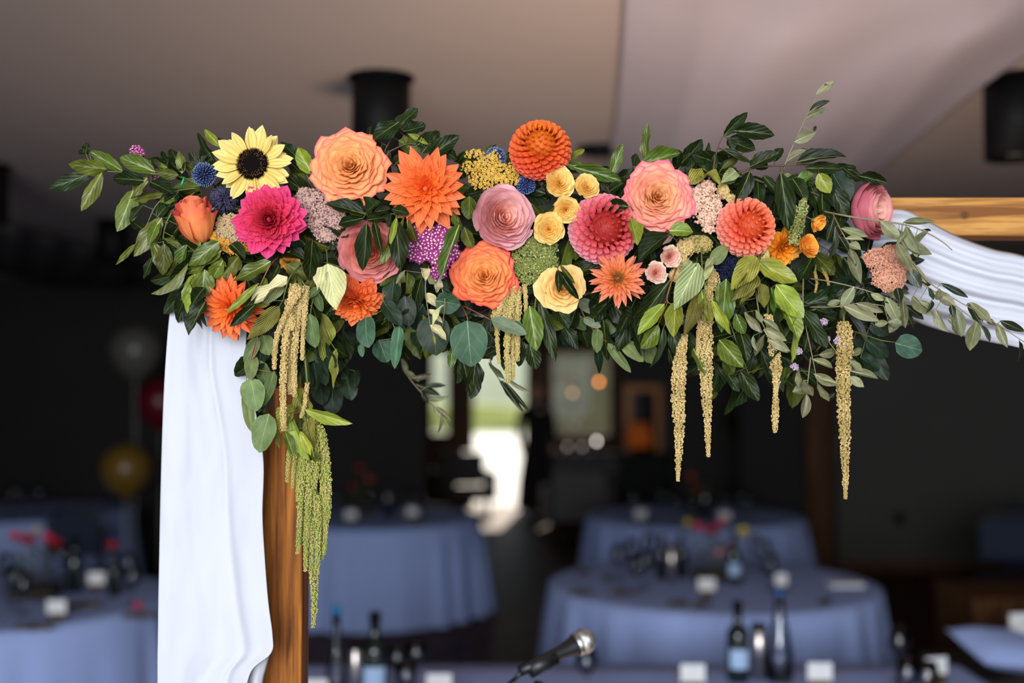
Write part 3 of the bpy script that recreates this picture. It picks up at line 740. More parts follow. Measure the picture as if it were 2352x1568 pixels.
rose('rose_bloom', 'pale apricot rose with few broad petals below the green sedum head', 1292, 663, 53, 1.67, 0.12, -0.05, pm['rose_cream'], 15, cup=0.25, ruff=0.06, edge_roll=0.22, seed=63, roll=1.0, tight=0.95, petals_span=(1.9, 1.05))
for px, py, R, fx, fz, sd, lb in ((1286, 419, 37, 0.22, 0.05, 71, 'largest yellow spray rose, just below the coral-red ball dahlia'),
                                  (1348, 428, 30, 0.15, 0.12, 72, 'smaller yellow spray rose nearest the big peach-pink rose'),
                                  (1301, 483, 32, 0.10, -0.25, 73, 'yellow spray rose with a dark open heart above the lowest one'),
                                  (1261, 526, 37, -0.02, -0.05, 74, 'yellow spray rose touching the green sedum head and pink garden rose')):
    rose('spray_rose', lb, px, py, R, 1.655, fx, fz, pm['rose_yellow'], 20, cup=0.7, ruff=0.05, edge_roll=0.08, seed=sd, tight=0.8, tilt_j=0.06, petals_span=(1.7, 1.15))
rose('spray_rose', 'upper blush spray rose with a rosy heart beside the amaranth tufts', 1540, 590, 25, 1.65, 0.12, -0.2, pm['rose_blush'], 20, cup=0.8, ruff=0.05, edge_roll=0.15, seed=81, tight=0.8, stretch=1.2)
rose('spray_rose', 'lower blush spray rose beside the shaggy peach dahlia', 1507, 627, 26, 1.65, 0.05, -0.1, pm['rose_blush'], 20, cup=0.8, ruff=0.05, edge_roll=0.15, seed=82, tight=0.8, stretch=1.1)
rose('spray_rose', 'blush spray rose bud half hidden under the big peach-pink rose', 1522, 540, 24, 1.69, 0.2, -0.6, pm['rose_blush'], 14, cup=0.9, seed=83, stretch=1.3)
rose('rose_bloom', 'coral and orange rose opening sideways beside the blue globe thistle', 447, 498, 46, 1.67, -0.25, 2.2, pm['rose_bud'], 12, cup=0.6, ruff=0.13, edge_roll=0.16, seed=94, tight=0.6, stretch=2.6, deep=0.6, petals_span=(1.7, 1.0), roll=0.7, core=0.15)
rose('rose_bloom', 'plump pink rose turned sideways at the bare end of the beam', 2003, 483, 68, 1.69, 0.95, -0.05, pm['rose_bigpink'], 22, cup=0.85, ruff=0.03, edge_roll=0.05, seed=95, tight=0.6, stretch=1.1, deep=0.62, petals_span=(1.7, 1.15), roll=0.4, core=0.12)
rose('spray_rose', 'half open orange-yellow rosebud leaning outward above the round golden one', 1878, 512, 22, 1.67, 0.9, -0.9, pm['rose_gold'], 9, cup=0.8, seed=96, stretch=1.7, tight=0.6)
rose('spray_rose', 'round golden-orange spray rose beside the golden dahlia', 1857, 565, 28, 1.67, 0.55, 0.15, pm['rose_gold'], 18, cup=0.9, seed=97, tight=0.6, stretch=1.05)
rose('spray_rose', 'marigold-orange bloom mostly hidden beneath the magenta dahlia', 668, 606, 26, 1.71, 0.2, -0.3, pm['rose_gold'], 12, cup=0.5, seed=98, ruff=0.1)

dahlia('dahlia_bloom', 'large magenta dahlia with a dark red heart below the sunflower', 622, 507, 86, 1.66, 0.02, 0.0, pm['d_magenta'], 110, 'broad', 5, 88, 0.26, 0.92, dome=0.30, W=0.95, pw=0.6, roll=0.5)
dahlia('dahlia_bloom', 'broad orange dahlia with long pointed petals beside the golden yarrow', 978, 434, 98, 1.66, 0.02, -0.16, pm['d_orange'], 74, 'point', 4, 92, 0.20, 0.96, dome=0.20, W=1.05, pw=0.62, wide=0.15)
dahlia('dahlia_bloom', 'orange pointed dahlia below the laurel at the head of the hanging drape', 532, 706, 82, 1.68, -0.42, -0.34, pm['d_orange'], 74, 'point', 4, 98, 0.2, 1.0, dome=0.22, W=0.95, pw=0.62, roll=1)
dahlia('dahlia_bloom', 'orange dahlia facing down beneath the coral-pink garden rose', 818, 688, 68, 1.70, 0.05, -0.95, pm['d_orange'], 90, 'broad', 4, 100, 0.24, 0.95, dome=0.3, W=0.9, pw=0.6, roll=2)
dahlia('dahlia_bloom', 'golden yellow dahlia tucked behind the coral ball dahlia', 1795, 566, 52, 1.70, 0.45, -0.45, pm['d_yellow'], 46, 'broad', 4, 96, 0.25, 0.96, dome=0.25)
r_ = dahlia('dahlia_bloom', 'shaggy peach dahlia with narrow spiky petals and a golden eye', 1418, 640, 68, 1.66, 0.12, 0.12, pm['d_peach'], 110, 'cactus', 38, 98, 0.42, 0.98, dome=0.12, r0=0.12, r1=0.12, pw=0.8, jit=0.2, W=1.1)
ball_dahlia('dahlia_bloom', 'coral-red ball dahlia with yellow centre standing highest above the yellow roses', 1241, 345, 69, 1.67, 0.04, 0.72, pm['d_red'], 230)
ball_dahlia('dahlia_bloom', 'pink ball dahlia with tight coral heart above the shaggy peach dahlia', 1385, 526, 78, 1.675, 0.34, -0.02, pm['d_pink'], 230, size=0.95)
ball_dahlia('dahlia_bloom', 'coral-peach ball dahlia beside the golden dahlia and rice flowers', 1713, 522, 66, 1.67, 0.50, 0.10, pm['d_coral'], 190, size=1.05)

# seeds and tiny things are merged with numpy
def ico():
    p = (1 + 5 ** 0.5) / 2
    V = np.array([(-1,p,0),(1,p,0),(-1,-p,0),(1,-p,0),(0,-1,p),(0,1,p),(0,-1,-p),(0,1,-p),(p,0,-1),(p,0,1),(-p,0,-1),(-p,0,1)], float)
    V /= np.linalg.norm(V[0])
    T = np.array([(0,11,5),(0,5,1),(0,1,7),(0,7,10),(0,10,11),(1,5,9),(5,11,4),(11,10,2),(10,7,6),(7,1,8),(3,9,4),(3,4,2),(3,2,6),(3,6,8),(3,8,9),(4,9,5),(2,4,11),(6,2,10),(8,6,7),(9,8,1)])
    return V, T
def octa():
    V = np.array([(1,0,0),(-1,0,0),(0,1,0),(0,-1,0),(0,0,1),(0,0,-1)], float)
    T = np.array([(0,2,4),(2,1,4),(1,3,4),(3,0,4),(2,0,5),(1,2,5),(3,1,5),(0,3,5)])
    return V, T
def spike():
    V = np.array([(1,0,0),(-0.5,0.87,0),(-0.5,-0.87,0),(0,0,1)], float) 
    V = np.array([(0.5,0,0),(-0.25,0.43,0),(-0.25,-0.43,0),(1,0,.45),(-0.5,0.87,.45),(-0.5,-0.87,.45),(0,0,1)], float)
    T = np.array([(0,1,4),(0,4,3),(1,2,5),(1,5,4),(2,0,3),(2,3,5),(3,4,6),(4,5,6),(5,3,6)])
    return V, T
def floret5():
    """five small rounded petals in a ring, facing +Z"""
    V = []; T = []
    for k in range(5):
        a = 2 * PI * k / 5; c, s = math.cos(a), math.sin(a); o = len(V)
        for x, y, z in ((0.15, 0, 0), (0.6, 0.36, 0.12), (1.0, 0.15, 0.25), (1.0, -0.15, 0.25), (0.6, -0.36, 0.12)):
            V.append((x * c - y * s, x * s + y * c, z))
        T += [(o, o + 1, o + 2), (o, o + 2, o + 3), (o, o + 3, o + 4)]
    return np.array(V, float), np.array(T)
def basis(n, rs):
    n = n / np.linalg.norm(n, axis=1, keepdims=True)
    h = np.tile(np.array([[0.31, 0.2, 0.93]]), (len(n), 1))
    x = np.cross(h, n); x /= np.linalg.norm(x, axis=1, keepdims=True) + 1e-9
    y = np.cross(n, x)
    a = rs.rand(len(n)) * 2 * PI
    ca, sa = np.cos(a)[:, None], np.sin(a)[:, None]
    return np.stack([x * ca + y * sa, -x * sa + y * ca, n], axis=2)   # columns are the axes
def merge(name, parts, mats, parent, smooth=False, Mx=None):
    """parts: list of (V, T, centres, normals, scale(3) arrays, material index)"""
    VV = []; TT = []; MI = []; off = 0
    for V, T, c, n, sc, mi, rs in parts:
        B = basis(n, rs)
        X = (V[None, :, :] * sc[:, None, :]) @ np.transpose(B, (0, 2, 1)) + c[:, None, :]
        k = len(c); nvv = len(V)
        VV.append(X.reshape(-1, 3)); TT.append((T[None] + (np.arange(k) * nvv)[:, None, None] + off).reshape(-1, 3))
        MI.append(np.full(k * len(T), mi)); off += k * nvv
    return ob(name, npmesh(name, np.concatenate(VV), np.concatenate(TT), mats, np.concatenate(MI), smooth), parent, Mx)

def sunflower():
    px, py = 581, 378; C = P(px, py, 1.66)
    root = empty('sunflower', frame(C, 0.02, 0.04), 'pale yellow sunflower with a dark disc above the magenta dahlia', 'flower')
    rd = 37 * PXM
    for layer, (n, L0, al, h) in enumerate(((15, 60, 74, 0.002), (17, 58, 84, -0.002), (10, 56, 96, -0.004))):
        for k in range(n):
            phi = 2 * PI * k / n + layer * 0.17 + rng.uniform(-0.1, 0.1)
            place_petal(root, 'ray', pm['sunray'], phi, rd * 0.80, h, math.radians(al + rng.uniform(-9, 12)), L0 * PXM * rng.uniform(0.86, 1.1), rng.uniform(0.85, 1.2), 0.2 + 0.3 * layer, rng.uniform(-0.35, 0.35))
    MB().lathe([(0.0, 0.003), (rd * 0.3, 0.0035), (rd * 0.55, 0.007), (rd * 0.85, 0.006), (rd * 1.0, 0.0), (rd * 0.9, -0.008), (rd * 0.4, -0.014), (0.0, -0.015)], 28).build('disc', M['disc'], root)
    rs = np.random.RandomState(4)
    n = 900; k = np.arange(n); r = np.sqrt((k + 0.5) / n); a = k * GA
    z = np.where(r < 0.55, 0.0035 + 0.0035 * (r / 0.55) ** 2, 0.007 * np.clip(1 - ((r - 0.55) / 0.5) ** 2, 0, 1) + 0.0004)
    c = np.stack([r * rd * np.cos(a), r * rd * np.sin(a), z], 1)
    nn = np.stack([0.6 * r * np.cos(a), 0.6 * r * np.sin(a), np.ones(n)], 1)
    V, T = spike()
    inner = r < 0.5
    sc = np.stack([np.full(n, 0.00050), np.full(n, 0.00050), np.where(inner, 0.0010, 0.0026)], 1)
    outer = ~inner
    tips = (r > 0.5) & (r < 0.80) & (rs.rand(n) < 0.42)
    VI, TI = ico()
    o = merge('florets', [(V, T, c, nn, sc, 0, rs), (V, T, c[r > 0.62], nn[r > 0.62] , sc[r > 0.62] * 1.25, 1, rs),
                      (VI, TI, c[tips] + nn[tips] * 0.0026, nn[tips], np.full((tips.sum(), 3), 0.00040), 2, rs)], (M['disc'], M['disc_ring'], M['floret']), root)
    o['kind'] = 'stuff'
    back_stem(root, 0.003, h=-0.013)
sunflower()
def add_eye(root, R, n, mats, rr=0.0011, hh=0.01, seed=3):
    rs = np.random.RandomState(seed); k = np.arange(n); r = np.sqrt((k + 0.5) / n); a = k * GA
    c = np.stack([r * R * np.cos(a), r * R * np.sin(a), hh * (1 - 0.6 * r * r)], 1)
    nn = np.stack([0.8 * r * np.cos(a), 0.8 * r * np.sin(a), np.ones(n)], 1)
    V, T = spike()
    o = merge('eye', [(V, T, c, nn, np.stack([np.full(n, rr), np.full(n, rr), np.full(n, 0.007)], 1), 0, rs)], mats, root); o['kind'] = 'stuff'
add_eye(r_, 0.009, 90, (M['eye'],), hh=0.008)

# ---------------------------------------------------------------- clustered flower heads
def cluster(name, label, lumps, Y, count, r, mats, kind='bud', seed=1, cat='flower', stem_to=None, dens=1.0, depth=0.6, stems=True, elong=1.0, stem_mat=None):
    """lumps: (px, py, rx, ry) domes of tiny buds"""
    rs = np.random.RandomState(seed)
    cx = sum(l[0] for l in lumps) / len(lumps); cy = sum(l[1] for l in lumps) / len(lumps)
    root = empty(name, P(cx, cy, Y + 0.03), label, cat)
    O = np.array(root.location)
    area = sum(l[2] * l[3] for l in lumps); cs = []; ns = []
    mb = MB(); back = Vector((0, 0.035, -0.01))
    for (lx, ly, rx, ry) in lumps:
        n = max(4, int(count * lx * 0 + count * (rx * ry) / area))
        k = np.arange(n); q = np.sqrt((k + 0.5) / n) * 1.0; a = k * GA + rs.rand() * 6
        jx = rs.normal(0, 0.035, n); jy = rs.normal(0, 0.035, n)
        u = q * np.cos(a) + jx; v = q * np.sin(a) + jy
        c0 = np.array(P(lx, ly, Y)); 
        dep = depth * min(rx, ry) * PXM
        X = np.stack([u * rx * PXM, dep * (1 - np.sqrt(np.clip(1 - 0.95 * (u * u + v * v), 0, 1))) + rs.normal(0, 0.12, n) * dep * 0.6, v * ry * PXM], 1)
        cs.append(c0 + X - O); ns.append(np.stack([u * 0.9, -np.ones(n), v * 0.9 + 0.15], 1))
        if stems:
            for i in range(0, n, max(1, n // 18)):
                p = Vector(c0 + X[i] - O) + Vector((0, 0.001, 0))
                mb.tube([p, p.lerp(Vector(c0 - O) + back, 0.5) + Vector((0, 0.004, 0)), Vector(c0 - O) + back], [0.0006, 0.0008, 0.001], 4, False)
        mb.tube([Vector(c0 - O) + back, Vector(c0 - O) * 0.5 + back * 1.6, back * 2.4], [0.0014, 0.0018, 0.0022], 5)
    c = np.concatenate(cs); nrm = np.concatenate(ns); n = len(c)
    rp = r * PXM
    sz = rp * rs.uniform(0.75, 1.2, n)[:, None]
    VI, TI = ico(); VF, TF = floret5()
    if kind == 'bud':        # tight rounded buds, in little clumps
        parts = [(VI, TI, c, nrm, sz * np.array([[1, 1, elong]]), 0, rs)]
        sub = rs.rand(n) < 0.55
        d = rs.normal(0, 1, (n, 3)) * rp * 0.75
        parts.append((VI, TI, (c + d)[sub], nrm[sub], sz[sub] * 0.8, 1, rs))
    elif kind == 'yarrow':   # ring of coloured petals and a pale domed centre
        parts = [(VF, TF, c, nrm, sz * np.array([[1.05, 1.05, 1.0]]), 0, rs),
                 (VI, TI, c + nrm * rp * 0.20, nrm, sz * np.array([[0.36, 0.36, 0.4]]), 1, rs)]
    elif kind == 'open':     # tiny five-petal flowers
        parts = [(VF, TF, c, nrm, sz * np.array([[1.15, 1.15, 1.2]]), 0, rs),
                 (VI, TI, c + rs.normal(0, 1, (n, 3)) * rp * 0.5, nrm, sz * 0.45, 1, rs)]
    o = merge('florets', parts, mats, root); o['kind'] = 'stuff'
    mb.build('stems', stem_mat or M['stem'], root)['kind'] = 'stuff'
    return root
def bud_mat(n, a): return plain(n, a, 0.75, var=0.22, scale=260)
cm = {k: bud_mat(k, v) for k, v in dict(mauve=RGB(184, 150, 134), mauve2=RGB(128, 92, 104), tan=RGB(184, 150, 118), gold=RGB(206, 146, 44), gold2=RGB(236, 178, 74), ochre=RGB(150, 116, 40),
      purple=RGB(150, 36, 116), pinkwhite=RGB(226, 196, 190), blush=RGB(212, 176, 150), blush2=RGB(176, 128, 108), sedum=RGB(112, 118, 54), sedum2=RGB(160, 164, 100), rice=RGB(206, 146, 116), rice2=RGB(170, 104, 84),
      lilac=RGB(200, 170, 200), amar=RGB(206, 178, 118), amar2=RGB(176, 150, 88), amarg=RGB(162, 162, 74), amarg2=RGB(184, 168, 96), amarr=RGB(204, 140, 100)).items()}
cluster('yarrow_head', 'dense pale mauve yarrow head between magenta dahlia and coral-pink rose', [(722, 478, 44, 48), (700, 455, 24, 26), (750, 515, 38, 40), (772, 500, 22, 24), (752, 540, 16, 14)], 1.685, 1150, 3.3, (cm['mauve'], cm['mauve2']), seed=2, depth=0.5, stems=False)
cluster('yarrow_head', 'tan and gold yarrow head left of the magenta dahlia', [(530, 515, 38, 26), (520, 540, 34, 24)], 1.69, 360, 3.4, (cm['tan'], cm['sedum2']), seed=3)
cluster('yarrow_head', 'dull gold yarrow tuft under the tan yarrow and above the laurel leaves', [(508, 562, 22, 16), (545, 570, 32, 15), (490, 545, 8, 14)], 1.685, 230, 3.0, (cm['gold'], cm['ochre']), seed=4)
cluster('yarrow_head', 'purple yarrow head with pale centres under the pointed orange dahlia', [(965, 545, 30, 34), (1015, 540, 34, 26), (960, 580, 24, 22), (1000, 575, 30, 26), (1030, 575, 24, 30), (1015, 602, 18, 16)], 1.675, 250, 7.4, (cm['purple'], cm['pinkwhite']), 'yarrow', seed=5, depth=0.35)
cluster('yarrow_head', 'small drooping purple yarrow tuft beside the pale olive leaves', [(1004, 628, 17, 16)], 1.675, 20, 7.0, (cm['purple'], cm['pinkwhite']), 'yarrow', seed=6, depth=0.35)
cluster('yarrow_head', 'airy golden yellow yarrow above the pink garden rose', [(1090, 352, 24, 10), (1080, 382, 22, 14), (1120, 375, 30, 22), (1150, 395, 42, 24), (1110, 410, 38, 22), (1165, 410, 30, 16), (1135, 355, 12, 12), (1185, 378, 18, 14)], 1.685, 300, 3.6, (cm['gold2'], cm['gold']), 'open', seed=7, depth=1.2)
cluster('rice_flower', 'blush white rice flower head between the peach-pink rose and coral dahlia', [(1608, 450, 22, 26), (1590, 476, 20, 18), (1625, 430, 20, 18), (1640, 470, 20, 26), (1625, 500, 22, 22), (1630, 522, 12, 14)], 1.675, 300, 4.4, (cm['blush'], cm['blush2']), seed=8, depth=0.6)
cluster('sedum_head', 'green sedum head under the lowest yellow spray rose', [(1225, 585, 50, 40), (1245, 565, 36, 26), (1215, 620, 36, 32), (1255, 600, 26, 30)], 1.68, 900, 3.3, (cm['sedum'], cm['sedum2']), seed=9, depth=0.55, elong=1.6)
cluster('rice_flower', 'pinkish tan rice flower head on two stalks against the white swag', [(2018, 592, 32, 22), (2052, 580, 26, 18), (2048, 632, 40, 34), (2075, 605, 20, 30)], 1.68, 430, 4.4, (cm['rice'], cm['rice2']), 'open', seed=10, depth=0.6)
cluster('wax_flower', 'small pinkish purple flower tuft above the laurel sprig tip', [(312, 348, 17, 16)], 1.72, 26, 4.6, (cm['purple'], cm['pinkwhite']), 'yarrow', seed=11)
cluster('wax_flower', 'bright purple floret tuft between two laurel leaves', [(357, 383, 11, 9)], 1.71, 14, 4.0, (cm['purple'], cm['pinkwhite']), 'yarrow', seed=12)
cluster('wax_flower', 'tiny dull pink tuft hanging under the olive-green laurel leaf', [(290, 400, 11, 7), (361, 408, 6, 9)], 1.72, 16, 4.0, (cm['purple'], cm['pinkwhite']), 'yarrow', seed=13)
cluster('amaranth_tuft', 'short tan amaranth tuft above the coral ball dahlia', [(1662, 438, 14, 18), (1680, 455, 12, 10)], 1.69, 300, 2.6, (cm['amar'], cm['amar2']), seed=14, stems=False)
cluster('amaranth_tuft', 'tan amaranth tuft beside the upper blush spray rose', [(1576, 568, 20, 24), (1566, 600, 18, 26), (1556, 632, 18, 16)], 1.675, 700, 2.6, (cm['amar'], cm['amar2']), seed=15, stems=False)
cluster('amaranth_tuft', 'olive amaranth tuft under the blush white rice flowers', [(1612, 560, 26, 20), (1595, 548, 16, 12)], 1.68, 420, 2.6, (cm['amar2'], cm['sedum']), seed=16, stems=False)
cluster('amaranth_tuft', 'small amaranth tuft hanging below the golden dahlia', [(1758, 588, 10, 16), (1770, 600, 8, 8)], 1.68, 130, 2.4, (cm['amar'], cm['amar2']), seed=17, stems=False)
for i, (px, py, lb) in enumerate(((1893, 738, 'lilac statice floret beside the dark laurel leaf near the last tassel'), (1898, 778, 'paired lilac statice florets below the bright laurel leaf'), (1925, 782, 'lilac statice floret just in front of the last tassel'), (1940, 797, 'lilac statice florets lying across the last tassel'), (1826, 842, 'pale lilac statice florets low beside the short tassel'), (1835, 806, 'lilac statice floret between the olive leaves and short tassel'))):
    cluster('statice_floret', lb, [(px, py, 9, 7)], 1.665, 12, 3.0, (cm['lilac'], cm['mauve2']), 'open', seed=30 + i)

M['th_blue'] = plain('thistle_blue', RGB(38, 54, 98), 0.5, var=0.3, scale=200)
M['th_tip'] = plain('thistle_pale_tip', RGB(116, 144, 190), 0.5)
M['th_dark'] = plain('thistle_dark_core', RGB(16, 22, 40), 0.8)
M['th_vio'] = plain('thistle_violet', RGB(66, 62, 92), 0.6, var=0.3, scale=200)
M['th_navy'] = plain('thistle_navy', RGB(26, 30, 66), 0.5, var=0.3, scale=200)
M['th_royal'] = plain('thistle_royal_blue', RGB(46, 62, 130), 0.5, var=0.3, scale=200)
def thistle(label, px, py, R, Y, fx, fz, m1, m2, n=260, thin=1.0, jit=0.0, seed=1, core=0.55):
    rs = np.random.RandomState(seed); Rm = R * PXM
    root = empty('globe_thistle', frame(P(px, py, Y), fx, fz), label, 'flower')
    MB().lathe([(Rm * core * math.sin(PI * k / 10), -Rm * core * math.cos(PI * k / 10)) for k in range(11)], 16).build('core', M['th_dark'], root)
    k = np.arange(n); z = 1 - 2 * (k + 0.5) / n; r = np.sqrt(1 - z * z); a = k * GA
    d = np.stack([r * np.cos(a), r * np.sin(a), z], 1); nn = d + rs.normal(0, jit, d.shape)
    V, T = spike(); VI, TI = octa()
    L = Rm * (1 - core) * rs.uniform(0.85, 1.08, n)
    sc = np.stack([np.full(n, Rm * 0.062 * thin), np.full(n, Rm * 0.062 * thin), L], 1)
    nu = nn / np.linalg.norm(nn, axis=1, keepdims=True)
    o = merge('spikes', [(V, T, d * Rm * core, nn, sc, 0, rs), (VI, TI, d * Rm * core + nu * (L * 0.86)[:, None], nn, np.stack([np.full(n, Rm * 0.034), np.full(n, Rm * 0.034), np.full(n, Rm * 0.12)], 1), 1, rs)], (m1, m2), root)
    o['kind'] = 'stuff'
    back_stem(root, 0.0018, h=-Rm * 0.5, sep=0)
thistle('blue globe thistle beside the sunflower petals', 469, 401, 30, 1.69, 0.0, 0.05, M['th_blue'], M['th_tip'], 190, seed=1, core=0.42)
thistle('fuzzy violet-grey thistle between coral rose and magenta dahlia', 516, 458, 36, 1.70, 0.1, 0.1, M['th_vio'], M['mauve_tip'] if 'mauve_tip' in M else M['th_vio'], 420, thin=0.8, jit=0.4, seed=2, core=0.4)
thistle('blue globe thistle behind the airy golden yarrow', 1138, 362, 26, 1.71, 0, 0.3, M['th_royal'], M['th_tip'], 320, thin=0.9, jit=0.15, seed=3)
thistle('royal blue thistle edge beside the pink garden rose', 1208, 424, 24, 1.70, 0.6, 0, M['th_royal'], M['th_tip'], 320, thin=0.9, jit=0.15, seed=4)
thistle('dark navy thistle in the shade under the coral ball dahlia', 1664, 614, 33, 1.71, 0.1, -0.2, M['th_navy'], M['th_blue'], 300, thin=1.0, jit=0.2, seed=5)
thistle('dark navy thistle half hidden behind the olive amaranth tuft', 1640, 575, 24, 1.715, 0.1, -0.2, M['th_navy'], M['th_navy'], 200, thin=1.0, jit=0.2, seed=6)

# ---------------------------------------------------------------- hanging amaranth tassels
def strand_parts(pts, Y, w0, w1, rs, cw=1.0, bead=1.55, prof=None, lump=0.14):
    """pixel polyline -> lumpy rope of tiny beads; w0,w1 widths in pixels"""
    pl = []
    for i, p in enumerate(pts):
        yy = Y + (p[2] if len(p) > 2 else 0)
        pl.append(P(p[0], p[1], yy))
    n0 = 80; line = spline(pl, n0); A = np.array([tuple(p) for p in line])
    seg = np.linalg.norm(np.diff(A, axis=0), axis=1); S_ = np.concatenate([[0], np.cumsum(seg)]); Ltot = S_[-1]
    px = PXM; nc = []; rr = []
    s = 0.0; CC = []; RR = []; NN = []
    off = rs.rand() * 100
    while s < Ltot:
        t = s / Ltot
        wd = (w0 + (w1 - w0) * t) if prof is None else np.interp(t, prof[0], prof[1])
        wd *= (1 + lump * math.sin(s / px * 0.42 + off) * 0.7 + lump * 0.5 * math.sin(s / px * 1.1 + off * 2))
        r = wd * 0.5 * px
        c = np.array([np.interp(s, S_, A[:, k]) for k in range(3)])
        cr = max(1.9 * px, min(4.6 * px, r * 0.46))                # clump radius
        rc = max(0.0, r - cr)
        m = max(3, int(2 * PI * max(rc, cr * 0.5) / (cr * 1.55)))
        a0 = rs.rand() * 6.28
        for q in range(m):
            a = a0 + 2 * PI * q / m + rs.normal(0, 0.12)
            d = np.array([math.cos(a), math.sin(a), 0.0])
            CC.append(c + d * rc + rs.normal(0, 0.15, 3) * cr); NN.append(d); RR.append(cr)
        s += cr * 1.45
    C = np.array(CC); Nn = np.array(NN); R_ = np.array(RR)
    k = 10                                                           # beads on each clump
    d = rs.normal(0, 1, (len(C), k, 3)) + Nn[:, None, :] * 1.1
    d /= np.linalg.norm(d, axis=2, keepdims=True)
    B = C[:, None, :] + d * (R_[:, None, None] * 0.82)
    return B.reshape(-1, 3), d.reshape(-1, 3), np.repeat(R_, k), A
def tassel_mesh(name, strand, Y, root, mats, seed, **kw):
    rs = np.random.RandomState(seed)
    pts, w0, w1 = strand[0], strand[1] * 0.85, strand[2] * 0.9
    pr = strand[3] if len(strand) > 3 else None
    B, d, R_, A = strand_parts(pts, Y, w0, w1, rs, prof=pr, **kw)
    O = np.array(root.matrix_basis.translation) if root is not None else np.zeros(3)
    B = B - O
    V, T = ico(); V2, T2 = octa()
    sc = (np.clip(R_ * 0.50, 1.15 * PXM, 2.1 * PXM) * rs.uniform(0.7, 1.0, len(R_)))[:, None] * np.ones((1, 3))
    z = B[:, 2] * 40
    pick = (np.sin(z * 3 + seed) + rs.normal(0, 0.7, len(z))) > 0.6
    parts = [(V, T, B[~pick], d[~pick], sc[~pick], 0, rs), (V, T, B[pick], d[pick], sc[pick], 1, rs)]
    o = merge('tassel', parts, mats, root)
    wmid = (w0 + w1) * 0.5
    mb = MB(); mb.tube([tuple(p - O) for p in A[::8]] + [tuple(A[-1] - O)], [max(1.2, (w0 + (w1 - w0) * i / 10.0) * 0.30) * PXM for i in range(len(A[::8]) + 1)], 6)
    mb.build('tassel_core', cm['amar2'] if mats[0] != cm['amarg'] else M['stem'], o)
    return o
def amaranth(label, Y, strands, mats, seed, group=None, top=None):
    p0 = strands[0][0][0]
    root = empty('amaranth', P(p0[0], p0[1], Y + 0.02), label, 'plant')
    for i, s in enumerate(strands):
        tassel_mesh('tassel', s, Y + (s[4] if len(s) > 4 else 0) + ((i * 37) % 5 - 2) * 0.004 * (len(strands) > 4), root, mats, seed * 50 + i)
    q = root.location; tp = top or (p0[0], p0[1] - 40)
    mb = MB()
    for s in strands:
        a = P(s[0][0][0], s[0][0][1], Y) - q; b = P(tp[0], tp[1], Y + 0.04) - q
        mb.tube([a, a.lerp(b, 0.5) + Vector((0, 0.006, 0)), b], [0.0016, 0.0018, 0.002], 6)
    mb.build('stem', M['stem'], root)
    return root
mt = (cm['amar'], cm['amar2']); mr = (cm['amar'], cm['amar2']); mg = (cm['amarg'], cm['amarg2'])
A1 = amaranth('tan amaranth tassels hanging over the white drape and post beside the cream leaves', 1.655,
   [([(690, 665), (658, 720, 0.0), (640, 760), (632, 800), (630, 848)], 22, 11),
    ([(672, 672), (660, 740), (652, 830), (650, 900), (652, 990)], 24, 15),
    ([(694, 660), (684, 740), (676, 820), (677, 912)], 24, 13),
    ([(704, 660), (700, 720), (696, 770), (694, 828)], 18, 10, None, 0.004),
    ([(662, 690), (665, 760), (664, 830), (666, 905)], 18, 13, None, 0.012),
    ([(706, 880), (700, 930), (690, 960)], 14, 10, None, 0.03),
    ([(676, 655), (668, 700), (672, 760)], 24, 20, None, 0.0)], mr, 1, top=(680, 630))
A2 = amaranth('thick bunch of lime green amaranth tassels hanging beside the post', 1.70,
   [([(668, 1020), (662, 1060), (659, 1106)], 16, 8), ([(680, 1020), (674, 1080), (672, 1120)], 15, 8), ([(688, 1010), (684, 1080), (683, 1150)], 16, 8),
    ([(700, 1040), (692, 1120), (688, 1200), (684, 1272)], 22, 11), ([(705, 1030), (700, 1120), (696, 1200), (693, 1250)], 20, 12, None, 0.012),
    ([(712, 1060), (708, 1160), (703, 1240), (702, 1310)], 22, 11), ([(724, 1060), (716, 1160), (716, 1250), (714, 1312)], 22, 13),
    ([(706, 946), (712, 1000), (712, 1040)], 14, 12), ([(716, 950), (722, 1000), (728, 1060), (722, 1125)], 20, 12, None, -0.004),
    ([(728, 965), (736, 1020), (742, 1080), (740, 1150), (731, 1235)], 24, 14), ([(735, 980), (748, 1040), (754, 1110), (754, 1190)], 26, 14),
    ([(740, 1090), (750, 1150), (748, 1220), (744, 1275)], 22, 10), ([(732, 1150), (738, 1210), (740, 1285)], 18, 9), ([(728, 1140), (731, 1220), (728, 1318)], 20, 14),
    ([(718, 1300), (722, 1340), (722, 1390), (719, 1441)], 20, 8, ([0, 0.1, 0.5, 1], [10, 21, 18, 9]))], mg, 2, top=(690, 930))
A3 = amaranth('yellow-green amaranth tassels hanging below the vivid orange rose', 1.675,
   [([(1166, 668), (1145, 720), (1142, 780), (1147, 835)], 18, 9), ([(1180, 660), (1168, 740), (1164, 810), (1167, 880)], 24, 12), ([(1192, 665), (1180, 740), (1178, 810), (1178, 872)], 22, 11, None, 0.004),
    ([(1205, 655), (1208, 700), (1205, 748)], 14, 8), ([(1170, 660), (1142, 690), (1133, 735)], 18, 14), ([(1190, 660), (1190, 720), (1188, 830)], 20, 12, None, 0.01), ([(1176, 660), (1160, 700), (1156, 750)], 22, 16)], (cm['amarg2'], cm['amar']), 3, top=(1190, 640))
